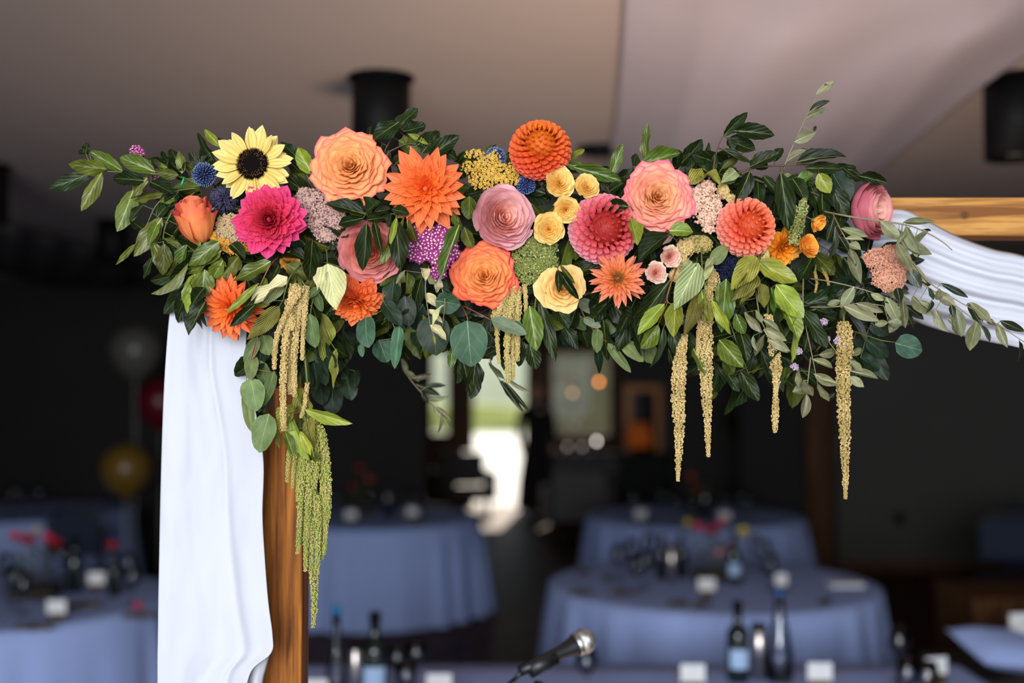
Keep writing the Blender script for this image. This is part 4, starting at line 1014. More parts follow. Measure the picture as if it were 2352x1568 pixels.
BIG = [('long tan amaranth tassel between the two hanging laurel leaves, tip curling', [(1572, 770), (1562, 830), (1558, 900), (1560, 990), (1558, 1060), (1557, 1104)], ([0, .1, .25, .5, .8, 1], [14, 26, 33, 30, 18, 8])),
       ('long tan amaranth tassel with a short side strand, straight and nearest the pale veined leaf', [(1632, 640), (1624, 700), (1620, 760), (1622, 860), (1625, 960), (1627, 1050)], ([0, .1, .2, .5, .8, 1], [22, 26, 34, 31, 19, 8])),
       ('shortest straight amaranth tassel among the silvery olive leaves', [(1764, 725), (1776, 780), (1783, 850), (1781, 920), (1780, 994)], ([0, .2, .45, .62, .7, .85, 1], [20, 26, 26, 13, 13, 18, 9])),
       ('amaranth tassel nearest the bare beam, longest and hanging lowest', [(1938, 742), (1940, 800), (1936, 870), (1939, 960), (1941, 1050), (1942, 1144)], ([0, .1, .3, .6, .85, 1], [30, 38, 33, 27, 17, 8]))]
for i, (lb, pts, pr) in enumerate(BIG):
    st = [(pts, 30, 9, pr)]
    if i == 1: st += [([(1612, 720), (1604, 770), (1603, 815)], 15, 10), ([(1640, 628), (1648, 665), (1652, 710)], 24, 11), ([(1630, 622), (1638, 640), (1630, 660)], 28, 20)]
    amaranth(lb, 1.665 + 0.006 * (i % 2), st, mt if i < 3 else (cm['amar2'], cm['amar']), 4 + i, top=(pts[0][0] + 4, pts[0][1] - 50))
amaranth('two small brown amaranth tassels beneath the golden-orange spray rose', 1.70, [([(1872, 625), (1876, 650), (1872, 672)], 9, 6), ([(1893, 625), (1900, 640), (1903, 655)], 11, 7)], (cm['ochre'], cm['amar2']), 9, top=(1880, 590))
# green amaranth spike in the upper end
g = amaranth('stubby green seed spike between the coral dahlia and orange rosebud', 1.665, [([(1846, 458), (1838, 490), (1828, 530), (1822, 560)], 24, 30, ([0, .2, .7, 1], [14, 30, 34, 20]))], (cm['sedum'], cm['sedum2']), 10, top=(1850, 430))
# ---------------------------------------------------------------- foliage
def leaf_shape(name, outline, bend, fold, wave, twist=0.0, nu=7, nv=11, seed=0, serr=0.0, hook=0.0):
    rg = random.Random(seed); off = rg.random() * 10; v = []
    for j in range(nv):
        t = j / (nv - 1); wd = outline(t) * 0.5
        for i in range(nu):
            u = -1 + 2 * i / (nu - 1)
            e = abs(u) > 0.9
            wv = wd * (1 + (serr * (1 if (j + i) % 2 else -1) if e else 0))
            y = u * wv + hook * math.sin(t * PI) * 0.5
            z = bend * math.sin(t * PI * 0.75) - bend * 0.6 * t + fold * abs(u) * wd + wave * wd * math.sin(t * 11 + off + (2.2 if u > 0 else 0)) * abs(u) ** 1.5 + twist * (t - 0.3) * y
            v.append((t, y, z))
    f = [q[::-1] for q in grid_faces(nu, nv)]
    return mesh(name, v, f)
bayo = lambda t: max(0.02, math.sin(PI * t ** 0.92) ** 0.72) if 0 < t < 1 else 0.03
narrow = lambda t: max(0.03, math.sin(PI * t ** 0.95) ** 0.8) if 0 < t < 1 else 0.04
def eu(t): return 0.04 if t <= 0 or t >= 1 else max(0.04, (math.sin(PI * t ** 0.78)) ** 0.52)
def am(t): return 0.03 if t <= 0 or t >= 1 else max(0.03, math.sin(PI * t ** 0.72) ** 0.85)
LS = {'bay': [], 'euc': [], 'olive': [], 'amar': []}
for i in range(6):
    LS['bay'].append(leaf_shape('bay_leaf', bayo, [0.10, -0.08, 0.16, 0.02, -0.14, 0.06][i], [0.35, 0.2, 0.5, 0.15, 0.3, 0.6][i], [0.14, 0.22, 0.1, 0.2, 0.12, 0.25][i], [0, .5, -.5, .2, -.3, .7][i], seed=i, serr=0.035, hook=[0, .08, -.08, .04, -.05, .1][i]))
    LS['amar'].append(leaf_shape('amaranth_leaf', am, [0.12, -0.12, 0.2, -0.05, 0.1, -0.2][i], [0.5, 0.35, 0.7, 0.3, 0.4, 0.5][i], [0.22, 0.3, 0.2, 0.25, 0.3, 0.2][i], [0, .6, -.6, .3, -.4, .8][i], seed=i + 20, hook=[0, .12, -.1, .06, -.08, .1][i]))
for i in range(4):
    LS['euc'].append(leaf_shape('eucalyptus_leaf', eu, [0.08, -0.08, 0.14, 0.0][i], [0.12, 0.2, 0.05, 0.3][i], [0.06, 0.08, 0.05, 0.1][i], [0, .3, -.3, .1][i], seed=i + 40))
    LS['olive'].append(leaf_shape('olive_leaf', narrow, [0.10, -0.10, 0.18, 0.0][i], [0.3, 0.2, 0.5, 0.1][i], [0.05, 0.08, 0.05, 0.1][i], [0, .4, -.4, .2][i], nu=5, nv=9, seed=i + 60, hook=[0, .06, -.06, .03][i]))
LC = {}
KIND = {'b': ('bay', 'bay', 0), 'B': ('bay', 'bay', 1), 'l': ('bay', 'bay_lt', 0), 'y': ('bay', 'bay_yel', 0), 'u': ('bay', 'bay_lt', 1),
        'e': ('euc', 'euc', 0), 'g': ('euc', 'euc_gr', 0), 'G': ('euc', 'euc', 1), 'd': ('euc', 'euc_dk', 0),
        'o': ('olive', 'olive', 0), 'O': ('olive', 'olive', 1), 'p': ('olive', 'olive_lt', 0), 'c': ('amar', 'cream', 0), 'a': ('amar', 'amar', 0), 'A': ('amar', 'amar_pale', 0)}
lrng = random.Random(99)
def leaf(root, k, A, B, wd, roll=None, name='leaf', tiltz=0.0):
    shp, mt_, flip = KIND[k]
    i = lrng.randrange(len(LS[shp])); key = (shp, i, mt_)
    if key not in LC:
        c = LS[shp][i].copy(); c.materials.append(M[mt_]); LC[key] = c
    X = B - A; L = X.length
    if L < 1e-5: return
    X = X / L
    n = Vector((0, -1, 0.12)); n = (n - X * n.dot(X)).normalized()
    if flip: n = -n
    Yv = n.cross(X)
    m = Matrix((X * L, Yv * wd, n * (0.5 * L + 0.5 * wd))).transposed().to_4x4()
    if roll is None: roll = lrng.uniform(-0.45, 0.45)
    m = m @ Matrix.Rotation(roll, 4, 'X')
    m.translation = A
    if root is not None: m.translation = A - Vector(root.matrix_basis.translation)
    return ob(name, LC[key], root, m)

def sprig(name, label, Y, stems, leaves, mat='stem', r=2.0, cat='foliage', dy=0.012):
    """stems: list of pixel polylines (px,py[,dY]); leaves: (kind, x0,y0,x1,y1,width[,dY0[,dY1[,roll]]])"""
    s0 = stems[0][0]
    root = empty(name, P(s0[0], s0[1], Y), label, cat)
    O = root.location.copy()
    for st in stems:
        pts = [P(p[0], p[1], Y + (p[2] if len(p) > 2 else 0)) - O for p in st]
        n = max(4, 4 * len(pts)); pts = spline(pts, n)
        MB().tube(pts, [r * PXM * (1 - 0.55 * i / (n - 1)) for i in range(n)], 6).build('stem', M[mat], root)
    segs = []
    for st in stems:
        for i in range(len(st) - 1): segs.append((st[i], st[i + 1]))
    mb = MB(); made = False
    for q in leaves:
        k, xa, ya, xb, yb, wd = q[:6]
        d0 = q[6] if len(q) > 6 else lrng.uniform(-dy, dy * 0.3)
        d1 = q[7] if len(q) > 7 else d0 + lrng.uniform(-0.02, 0.02)
        A = P(xa, ya, Y + d0); B = P(xb, yb, Y + d1)
        leaf(root, k, A, B, wd * PXM, q[8] if len(q) > 8 else None)
        # leaf stalk back to the nearest point of the stem when it is close
        best = None
        for a, b in segs:
            ax_, ay_ = a[0], a[1]; bx_, by_ = b[0], b[1]
            l2 = (bx_ - ax_) ** 2 + (by_ - ay_) ** 2 or 1
            t = max(0, min(1, ((xa - ax_) * (bx_ - ax_) + (ya - ay_) * (by_ - ay_)) / l2))
            x, y = ax_ + t * (bx_ - ax_), ay_ + t * (by_ - ay_); dd = math.hypot(x - xa, y - ya)
            z0 = a[2] if len(a) > 2 else 0
            if best is None or dd < best[0]: best = (dd, x, y, z0)
        if best and 1.5 < best[0] < 60:
            mb.tube([P(best[1], best[2], Y + best[3]) - O, A - O + (B - A) * 0.03], [0.9 * PXM, 0.8 * PXM], 5, False); made = True
    if made: mb.build('leaf_stalks', M[mat], root)['kind'] = 'stuff'
    return root

sprig('laurel_sprig', 'laurel sprig reaching furthest from the flowers into the dark ceiling side', 1.70,
  [[(470, 430, .03), (410, 405, .01), (335, 398), (260, 394), (215, 392)], [(470, 430, .03), (400, 440, .01), (360, 470), (340, 510)]],
  [('b',208,398,111,432,36),('B',245,388,157,377,42),('l',282,393,205,346,30),('b',196,352,203,327,18),('b',206,352,184,346,10),('u',234,396,180,480,32),('l',357,395,275,362,42),('B',410,402,358,394,28),
   ('b',335,415,260,410,36),('u',306,436,271,533,50),('u',338,408,303,456,28),('B',374,444,298,460,28),('b',345,418,400,450,34),('l',412,452,366,464,24),('u',372,500,310,592,44),('b',330,470,300,512,22),('B',312,560,268,612,14),
   ('b',345,540,300,500,26),('b',420,392,392,340,32),('b',385,372,372,345,14),('u',418,398,398,350,22),('b',372,392,350,360,16),('l',385,385,330,360,14)], r=2.4)
sprig('laurel_sprig', 'laurel sprig hanging off the end of the garland above the top of the white drape', 1.70,
  [[(450, 440, .03), (400, 480), (375, 540), (385, 600)]],
  [('l',365,505,338,560,24),('B',378,560,372,632,40),('b',395,540,402,622,34),('b',370,520,350,600,34),('l',352,558,378,632,36),('b',420,520,418,590,34),('B',400,480,372,530,22),('b',430,470,402,510,26),('b',360,500,395,460,30),('b',350,590,330,640,20),
   ('B',402,590,382,632,20),('b',410,440,385,480,30),('b',440,560,420,610,26)], r=2.2)
sprig('laurel_sprig', 'laurel sprig with broad leaves in front of the top of the white drape', 1.665,
  [[(540, 560, .04), (480, 590, .01), (440, 640, 0), (415, 690)]],
  [('l',504,554,432,608,42),('l',508,576,428,640,36),('l',430,562,416,608,28),('y',448,628,432,722,46),('l',470,618,466,685,50),('u',432,604,374,694,16),('b',432,636,393,746,12),('b',472,692,442,774,46),
   ('B',548,588,503,642,42),('l',512,598,490,640,34),('b',530,560,560,600,30),('b',470,660,440,700,30),('l',520,612,470,590,26)], r=2.2)
sprig('laurel_sprig', 'olive-green laurel sprig crossing over the orange pointed dahlia above the drape', 1.645,
  [[(640, 590, .06), (620, 610, 0), (600, 650), (580, 690)]],
  [('l',622,600,537,648,42,0,-.01),('b',605,600,640,650,26,.02),('y',594,650,514,716,14,-.02,-.035),('b',585,700,528,748,22,-.02,-.035),('b',600,660,570,738,20,0),('B',612,640,594,690,20,0),('b',640,610,612,668,24,.01)], 'red_stem', r=2)
sprig('laurel_sprig', 'short laurel sprig sticking up behind the sunflower', 1.72,
  [[(560, 450, .02), (520, 390), (480, 350)]],
  [('y',508,338,472,296,20),('b',480,360,456,300,15),('b',500,380,470,334,24),('b',466,388,434,348,26),('B',460,400,420,372,22),('b',520,350,500,318,18),('b',452,396,476,356,26),('B',470,420,440,385,30),('b',520,400,480,372,30),
   ('b',640,350,652,330,8)], r=2)
sprig('laurel_sprig', 'laurel sprig between sunflower and peach-orange rose', 1.72,
  [[(720, 470, .02), (705, 400), (680, 360)]],
  [('y',718,400,688,338,40),('b',688,366,648,322,30),('b',735,400,705,360,30),('B',700,420,668,380,34),('b',710,440,672,410,34),('b',690,395,655,360,24),('b',720,450,680,430,30)], r=2)
sprig('laurel_sprig', 'dark laurel sprig fanning out against the black ceiling light', 1.69,
  [[(890, 420, .03), (880, 360, 0), (905, 310), (930, 280)], [(890, 350, 0), (940, 330), (985, 345)]],
  [('b',906,300,956,244,36),('b',916,280,857,322,50),('b',926,302,979,287,34),('y',936,306,984,330,13),('B',915,322,962,350,34),('b',968,352,1010,304,38),('b',984,362,1055,311,40),('b',955,335,1006,308,30),('b',850,315,847,288,14),
   ('b',893,345,880,392,28),('b',905,380,935,352,30),('b',880,330,858,360,40),('B',928,310,932,330,16),('b',900,400,870,370,36),('b',945,400,915,375,32),('b',1010,340,1050,365,28),('b',868,415,900,440,40)], 'twig', r=2)
sprig('laurel_sprig', 'laurel sprig with pointed dark leaves lying across the mauve yarrow', 1.65,
  [[(870, 520, .05), (842, 492, 0), (838, 490, 0)]],
  [('b',838,492,749,466,34,0,0),('b',836,500,777,512,26),('B',836,492,800,486,16),('b',840,490,872,462,40,.01),('b',842,505,902,496,32),('b',836,486,800,450,26,.02),('b',858,486,896,478,30,.01),('b',842,512,842,624,38,-.02,-.035,0.1),('b',860,510,881,584,20,-.015)], r=2)
sprig('laurel_sprig', 'laurel sprig dangling over the coral-pink rose beside the purple yarrow', 1.65,
  [[(930, 470, .04), (912, 490, 0), (908, 520, 0)]],
  [('y',911,500,893,563,15,-.02),('b',908,502,914,622,46,-.02,-.03,-0.1),('l',928,498,932,622,16,-.02),('B',940,500,946,560,16),('b',898,490,884,520,18),('b',900,480,940,490,24)], r=2)
sprig('laurel_sprig', 'laurel leaf pair hanging between purple yarrow and vivid orange rose', 1.65,
  [[(1035, 480, .04), (1050, 500, 0), (1056, 520, 0)]],
  [('l',1055,516,1047,658,30,-.02,-.02,0.2),('B',1040,490,1054,532,22),('B',1078,450,1074,505,40,.02),('b',1060,470,1090,540,36,.03),('u',1066,520,1082,570,30,.02),('b',1078,560,1062,600,30,.03)], r=2)
sprig('laurel_sprig', 'small laurel tips behind the golden yarrow', 1.715,
  [[(1120, 400, .02), (1100, 370), (1080, 350)]],
  [('l',1116,352,1134,328,14),('l',1062,380,1090,350,22),('b',1052,372,1075,345,18),('b',1065,410,1052,380,24),('b',1120,420,1160,380,30),('b',1180,440,1195,395,26)], r=1.8)
sprig('laurel_sprig', 'bright laurel sprig beside the coral-red ball dahlia and above the yellow roses', 1.70,
  [[(1400, 450, .03), (1380, 420), (1340, 395), (1300, 385)]],
  [('y',1310,366,1338,340,15),('l',1318,384,1428,414,36),('l',1300,378,1345,384,22),('l',1404,402,1428,329,28),('b',1386,432,1420,400,24),('b',1340,410,1380,440,28),('b',1400,440,1432,420,26),('b',1420,460,1440,420,20),('b',1370,440,1410,460,22)], r=2)
sprig('laurel_sprig', 'laurel sprig fanning behind the big peach-pink rose', 1.715,
  [[(1530, 480, .02), (1520, 400), (1500, 370)]],
  [('l',1482,372,1546,309,20),('l',1468,380,1562,350,36),('b',1455,385,1470,354,24),('b',1552,396,1603,314,44),('b',1620,378,1604,330,13),('b',1434,420,1448,380,16),('b',1580,400,1600,365,26),('b',1590,420,1618,385,30),('b',1560,380,1590,350,20),('b',1440,440,1430,400,22)], r=2)
sprig('laurel_sprig', 'dark leaf over the rim between pink ball dahlia and peach-pink rose', 1.645,
  [[(1460, 500, .04), (1452, 480, .01), (1448, 475, 0)]],
  [('b',1445,474,1396,470,30,0),('y',1447,500,1456,567,27,-.01),('b',1474,518,1478,574,26,0),('b',1486,560,1500,600,26,.02)], r=1.6)
sprig('laurel_sprig', 'two broad laurel leaves directly below the big peach-pink rose', 1.645,
  [[(1560, 560, .04), (1542, 540, .01), (1536, 535, 0)]],
  [('b',1540,536,1474,608,38,0),('y',1537,530,1592,534,40,0,0),('b',1560,545,1640,548,24,.03)], r=1.6)
sprig('laurel_sprig', 'dark laurel twig rising above the rice flowers against the grey fabric', 1.69,
  [[(1640, 440, .02), (1638, 390), (1652, 330), (1672, 300)]],
  [('b',1662,312,1713,253,26),('b',1686,300,1779,311,42),('b',1672,318,1735,345,50,.02),('b',1668,315,1680,350,22),('b',1660,342,1722,382,22),('b',1642,352,1640,396,16),('B',1650,400,1700,345,16,.02),('b',1640,410,1610,380,20),('b',1690,350,1640,380,40,.02)], 'twig', r=2.2)
sprig('laurel_branch', 'long dark laurel branch running along the top towards the bare beam', 1.69,
  [[(1640, 420, .03), (1720, 388), (1800, 380), (1890, 378), (1960, 392)], [(1700, 400, .02), (1790, 430), (1860, 440), (1920, 470)]],
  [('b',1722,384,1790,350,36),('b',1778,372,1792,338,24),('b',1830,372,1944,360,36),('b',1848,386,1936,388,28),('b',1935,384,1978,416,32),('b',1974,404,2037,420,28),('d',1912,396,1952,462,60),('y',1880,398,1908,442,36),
   ('b',1854,408,1892,505,46),('b',1910,428,1947,497,42),('b',1888,440,1912,524,34),('b',1793,396,1803,531,46,-.03,-.03),('b',1722,394,1695,470,38,-.03,-.03),('b',1752,402,1790,452,22,-.01),('b',1765,385,1720,370,26),('b',1700,395,1650,400,30),
   ('b',1820,410,1850,470,36),('b',1860,440,1840,500,34,.02),('b',1740,410,1740,480,30,.02),('l',1660,418,1692,394,32),('a',1580,424,1632,396,40,-.02),('a',1622,398,1652,432,28,-.02),('A',1690,392,1655,420,30),('b',1940,470,1925,530,30,.02),
   ('b',1870,480,1900,540,30,.02),('b',1780,460,1760,520,30,.03),('b',1660,420,1640,470,24,.02),('b',1830,480,1800,440,30,.03),('l',1830,415,1870,395,24,0),('g',1800,400,1828,430,24,.01),('b',1700,440,1680,480,24,.03)], 'twig', r=3)
sprig('olive_branch', 'tall thin olive shoot rising above everything against the grey fabric', 1.69,
  [[(1790, 420, .03), (1806, 370), (1850, 272), (1878, 218), (1904, 192)]],
  [('p',1874,218,1912,184,16),('o',1858,258,1906,229,17),('p',1852,270,1900,247,15),('p',1824,326,1873,302,24),('p',1805,372,1850,341,20),('o',1812,362,1856,344,16,.01),('o',1868,302,1874,290,8),('p',1893,193,1920,194,5)], 'twig_pale', r=2.2)
sprig('olive_branch', 'olive twig crossing the plump pink rose and ending in a bare reddish tip', 1.64,
  [[(1890, 485, .05), (1940, 495, 0), (2010, 506), (2080, 516), (2120, 530), (2160, 552), (2187, 574)]],
  [('O',2022,508,2070,548,26),('O',2074,510,2149,508,11),('O',2080,518,2112,582,30),('O',2066,550,2141,583,26,0),('O',2060,556,2090,632,24,-.01),('p',2086,530,2060,570,12,.0),('o',2118,527,2136,530,6),('p',2096,560,2108,590,16,.01),('O',2070,545,2050,520,12,.01)], 'twig_pale', r=2.6)
sprig('olive_branch', 'olive twig hanging just below the plump pink rose, leaves pale and pointed', 1.645,
  [[(1912, 490, .04), (1935, 535), (1955, 570), (1962, 600)]],
  [('p',1932,524,1996,543,17),('p',1950,560,1977,574,22),('O',1952,568,1970,656,26),('o',1925,540,1945,620,22,.02),('o',1918,520,1925,600,18,.02),('p',1940,548,1985,552,12),('o',1915,500,1900,560,14,.02)], 'twig_pale', r=1.8)
sprig('olive_branch', 'silvery olive branch spreading below the pinkish tan rice flower', 1.66,
  [[(1860, 640, .04), (1905, 646), (1980, 664), (2040, 686), (2086, 712)], [(1860, 705, .03), (1920, 704), (1980, 696), (2030, 702)]],
  [('p',1962,658,1930,706,26),('p',1936,702,2020,736,28),('p',1966,696,2030,716,18),('p',2036,682,2052,750,24),('O',2066,702,2058,768,24),('O',2074,690,2100,756,18),('o',2032,690,2035,730,24),('o',2060,660,2072,700,20),('p',2000,675,2030,690,16),
   ('O',2040,740,2075,745,20),('o',1990,670,2010,700,14),('O',1900,700,1930,690,16),('p',2010,745,2040,740,16)], 'twig_pale', r=2)
sprig('olive_branch', 'olive branch reaching out furthest along the white swag, leaves in pairs', 1.675,
  [[(2060, 570, .03), (2095, 600), (2130, 645), (2190, 685), (2260, 725), (2352, 785)], [(2100, 640, .01), (2150, 672, .0), (2200, 705), (2250, 745)]],
  [('p',2094,606,2132,648,16),('o',2160,650,2226,681,15),('p',2226,694,2273,746,25),('o',2222,695,2252,750,30,.01),('O',2290,742,2320,796,20),('o',2296,736,2354,768,14),('o',2340,782,2358,822,20),('O',2150,668,2196,702,24),('O',2194,704,2236,764,26),
   ('O',2244,738,2242,812,28),('o',2252,745,2262,790,16),('O',2148,710,2176,764,26),('p',2176,730,2206,752,16),('O',2190,740,2198,770,14),('o',2085,615,2118,660,26),('O',2095,680,2145,722,28),('p',2110,690,2140,705,12),('o',2132,660,2140,690,14),
   ('O',2158,662,2160,694,14),('o',2185,700,2190,728,16),('o',2140,690,2128,718,12),('O',2268,735,2290,750,12)], 'twig_pale', r=2.2)
sprig('olive_branch', 'drooping olive twigs around the last tassel with pale upturned leaves', 1.66,
  [[(1845, 640, .03), (1846, 720), (1866, 820), (1878, 880)], [(1862, 820, .01), (1855, 880, .01), (1852, 905, .01)], [(1870, 740, .02), (1915, 800, .02), (1950, 845, .02)]],
  [('p',1864,824,1910,846,18),('p',1870,858,1923,884,22),('O',1878,880,1896,926,20),('O',1846,872,1862,912,24,.01),('O',1852,902,1864,960,18,.01),('p',1880,815,1918,805,20,.02),('p',1950,828,1978,853,18),('p',1954,852,2016,872,20,.01),('p',1950,864,1985,888,20,.01),
   ('O',1820,900,1858,888,24,.03),('p',1880,868,1926,882,10),('o',1858,760,1850,810,16,.02),('o',1900,920,1918,900,12,.03),('O',1835,850,1825,890,16,.03),('p',1950,815,1975,800,16,.03)], 'twig_pale', r=1.8)
sprig('olive_branch', 'olive twig with two bright pale leaves in front of the shortest tassel', 1.645,
  [[(1735, 660, .04), (1745, 725), (1765, 768), (1790, 800)]],
  [('O',1710,716,1746,768,20,.01),('p',1736,712,1744,745,14),('p',1750,732,1790,764,16),('p',1754,756,1806,782,22),('p',1766,780,1812,806,20),('O',1756,768,1750,822,18,.01),('O',1770,780,1806,812,10,.01),('o',1702,690,1714,740,10,.01),('O',1730,770,1728,808,12,.02)], 'twig_pale', r=1.8)
sprig('olive_branch', 'cream dry olive twig beside the tiny purple yarrow tuft', 1.645,
  [[(985, 610, .03), (977, 660), (984, 720), (988, 748)], [(1010, 650, .02), (1022, 690, .0), (1016, 750, .0)]],
  [('c',972,616,972,648,22),('c',983,630,1000,652,14),('c',976,674,1009,706,22),('c',985,710,1012,746,12),('c',988,746,1021,782,20),('c',1008,640,1008,674,18),('y',996,770,1000,790,6),('O',915,640,918,660,8,.01),('p',930,620,916,658,12,.01),('c',1020,700,1020,765,10)], 'twig_pale', r=1.6)
# leaves of the amaranths
sprig('amaranth_leaves', 'curled cream and yellow-green amaranth leaves over the tan tassels', 1.645,
  [[(690, 610, .05), (664, 640, 0), (650, 690, 0)]],
  [('c',660,636,568,732,34,0,-.02,0.5),('a',642,704,566,776,38,0,-.02,-0.2),('a',622,690,570,700,26,.012),('A',650,650,600,700,26,.02)], r=2.2)
sprig('amaranth_leaves', 'two pale cream leaves beneath the coral-pink garden rose', 1.645,
  [[(750, 570, .05), (752, 600, .01), (752, 612, 0)]],
  [('c',752,606,770,712,64,0,-.01,-0.1),('c',744,612,734,668,38,.008,0,0.5)], r=2)
sprig('amaranth_leaves', 'dark drooping amaranth leaves hanging beside the grey eucalyptus leaf', 1.70,
  [[(735, 680, .03), (738, 720, 0), (755, 780, 0)]],
  [('a',736,716,778,822,46),('a',772,800,748,892,22),('b',750,680,770,740,36,.02),('B',760,720,800,700,34,.03)], r=2)
sprig('amaranth_leaves', 'lime amaranth leaves at the head of the lowest tassel bunch', 1.68,
  [[(690, 860, .03), (690, 920, 0), (700, 960, 0), (706, 990)]],
  [('a',692,890,696,972,46),('y',664,950,684,1066,36),('y',700,940,803,978,20,-.01,-.03),('a',710,960,700,1060,36,0),('a',640,990,638,1030,12),('l',655,990,668,1050,20),('a',684,930,652,1000,40,.01),('y',690,990,718,1050,22,-.01),('l',715,1030,730,1060,14,-.01),('a',672,870,690,930,30,.01)], r=2.4)
sprig('amaranth_leaves', 'ribbed olive-green amaranth leaves directly under the coral ball dahlia', 1.65,
  [[(1745, 580, .04), (1742, 592, 0), (1738, 630, 0)]],
  [('a',1737,588,1680,668,52,0,-.01,0.1),('a',1735,625,1676,690,40,.01,0,-.2),('a',1738,640,1712,706,24,.01),('a',1745,650,1750,708,30,.015)], r=2)
sprig('amaranth_leaves', 'large pale veined amaranth leaf beside the lower blush rose', 1.64,
  [[(1602, 590, .05), (1600, 606, 0), (1598, 612, 0)]],
  [('A',1604,604,1550,712,60,0,-.005,0.05)], r=2)
sprig('amaranth_leaves', 'yellow-green amaranth leaves wrapped round the straight tassel near the pale veined leaf', 1.64,
  [[(1612, 560, .05), (1612, 600, .01), (1618, 650, 0), (1620, 700)]],
  [('a',1612,664,1578,778,34,0),('y',1612,668,1604,740,22,-.004),('a',1618,688,1634,742,24,-.015),('y',1636,690,1644,780,16,-.02),('A',1590,600,1564,622,20,0),('A',1632,600,1620,640,16),('g',1632,604,1668,566,34,.01),('l',1650,648,1655,700,16,.01),('A',1640,590,1620,625,16)], r=2.2)
sprig('laurel_sprig', 'bright laurel leaves fanning below the golden dahlia', 1.65,
  [[(1760, 580, .04), (1745, 598, 0), (1790, 640, .01), (1830, 700, .01)]],
  [('y',1738,600,1832,646,50,0,0,0),('y',1782,654,1846,730,56,0,0,0),('y',1806,716,1828,782,46,.01),('y',1834,716,1880,822,28,0),('b',1838,706,1890,806,38,.012),('b',1830,730,1808,850,16,.01),('l',1770,660,1790,740,34,.02),('b',1780,700,1770,760,30,.03)], r=2)
sprig('laurel_sprig', 'hanging laurel leaves bright and dark beneath the blush spray roses', 1.655,
  [[(1560, 600, .04), (1545, 640, .0), (1532, 690, .0), (1556, 700, .0)]],
  [('b',1540,642,1466,752,48,0),('y',1526,698,1469,774,32,-.006),('y',1553,692,1558,778,40,-.006),('l',1512,745,1474,802,34,.01),('b',1542,750,1560,825,36,.012),('b',1524,750,1530,850,18,.012),('b',1535,800,1528,860,10,.015),('b',1580,760,1600,820,30,.02),('l',1592,800,1612,862,36,.02)], 'red_stem', r=2)
sprig('laurel_sprig', 'laurel leaves between the straight tassel and the shortest tassel', 1.69,
  [[(1660, 640, .03), (1665, 700, .0), (1690, 780, .0), (1720, 860, .02)]],
  [('l',1668,640,1670,766,48,-.015),('l',1690,720,1708,768,30),('l',1652,780,1708,842,46),('l',1660,820,1682,856,26),('b',1700,760,1715,830,36,.01),('b',1640,830,1655,900,30,.02),('b',1700,850,1745,920,40,.03),('b',1735,800,1700,880,36,.03),('b',1672,860,1698,900,26,.03),('b',1648,860,1642,900,14,.01),
   ('b',1760,840,1800,900,36,.03),('b',1740,780,1770,850,36,.03)], r=2)
sprig('laurel_sprig', 'laurel leaves hanging under the pale apricot rose and green tassels', 1.675,
  [[(1240, 650, .03), (1230, 690, .0), (1225, 760, .0)]],
  [('l',1216,702,1232,806,48,-.01,-.01,0),('b',1240,690,1279,830,34,0),('b',1216,790,1232,848,38,.01),('b',1196,780,1192,842,28,.015),('b',1260,680,1300,760,40,.015),('b',1180,720,1200,780,30,.02),('b',1290,740,1330,800,30,.03)], r=2)
sprig('laurel_sprig', 'pair of dark pointed leaves lying on the pale apricot rose', 1.625,
  [[(1284, 600, .04), (1281, 618, .0), (1281, 624, 0)]],
  [('b',1281,618,1284,672,17,0,0,0),('b',1282,620,1336,684,18,0,0,.2),('B',1286,608,1322,650,12,.0)], r=1.6)
sprig('laurel_sprig', 'glossy dark laurel tips hanging below the round teal eucalyptus leaf', 1.68,
  [[(1110, 740, .03), (1090, 790, .01), (1085, 830, .0)]],
  [('b',1092,826,1104,916,40,0),('b',1062,824,1078,912,20,.006),('b',1050,820,1068,880,22,.01),('l',1040,794,1042,848,22),('b',1145,800,1104,822,22,.006),('b',1120,760,1150,800,28,.02),('y',1070,800,1074,850,12),('b',1030,760,1045,820,26,.02)], r=2)
# eucalyptus
sprig('eucalyptus_sprig', 'broad teal eucalyptus leaves hanging under the vivid orange rose', 1.65,
  [[(1060, 700, .05), (1072, 725, 0), (1075, 740, 0)], [(1060, 700, .05), (1100, 720, 0), (1130, 736, 0)]],
  [('e',1073,736,1083,842,86,0,0,0),('d',992,724,1002,816,76,.012,.012,0.1),('e',1000,690,1058,700,52,0,0,.5),('G',1128,733,1208,772,28,-.01,-.01,.3),('e',1180,738,1206,768,20,-.005)], 'red_stem', r=1.8)
sprig('eucalyptus_sprig', 'eucalyptus leaves beside the downward facing orange dahlia', 1.69,
  [[(890, 640, .03), (880, 690, 0), (905, 750, 0), (910, 800)]],
  [('e',840,728,856,798,50,-.01),('d',880,692,918,752,38,-.01),('e',918,748,912,848,30,-.005),('e',870,780,890,832,56,.01),('d',930,680,940,750,46,.01),('d',905,640,900,720,46,.015),('e',828,790,832,820,16,.02),('d',955,760,960,800,34,.03)], r=1.8)
sprig('eucalyptus_sprig', 'grey-green eucalyptus chain trailing over the drape edge beside the tan tassels', 1.665,
  [[(610, 730, .03), (588, 780, 0), (570, 850, 0), (562, 900)], [(590, 790, .0), (580, 830), (576, 870)]],
  [('g',575,868,590,944,56,-.005,-.005,0),('g',592,774,558,834,28,0),('g',600,828,606,890,38,.006),('g',580,816,572,874,32,.006),('g',566,892,582,992,28,.004),('g',630,852,637,956,20,-.005),('g',618,950,600,1040,58,0),('g',604,770,618,816,40,.02),('d',600,800,590,860,30,.02),('d',620,900,612,950,30,.025)], 'red_stem', r=1.6)
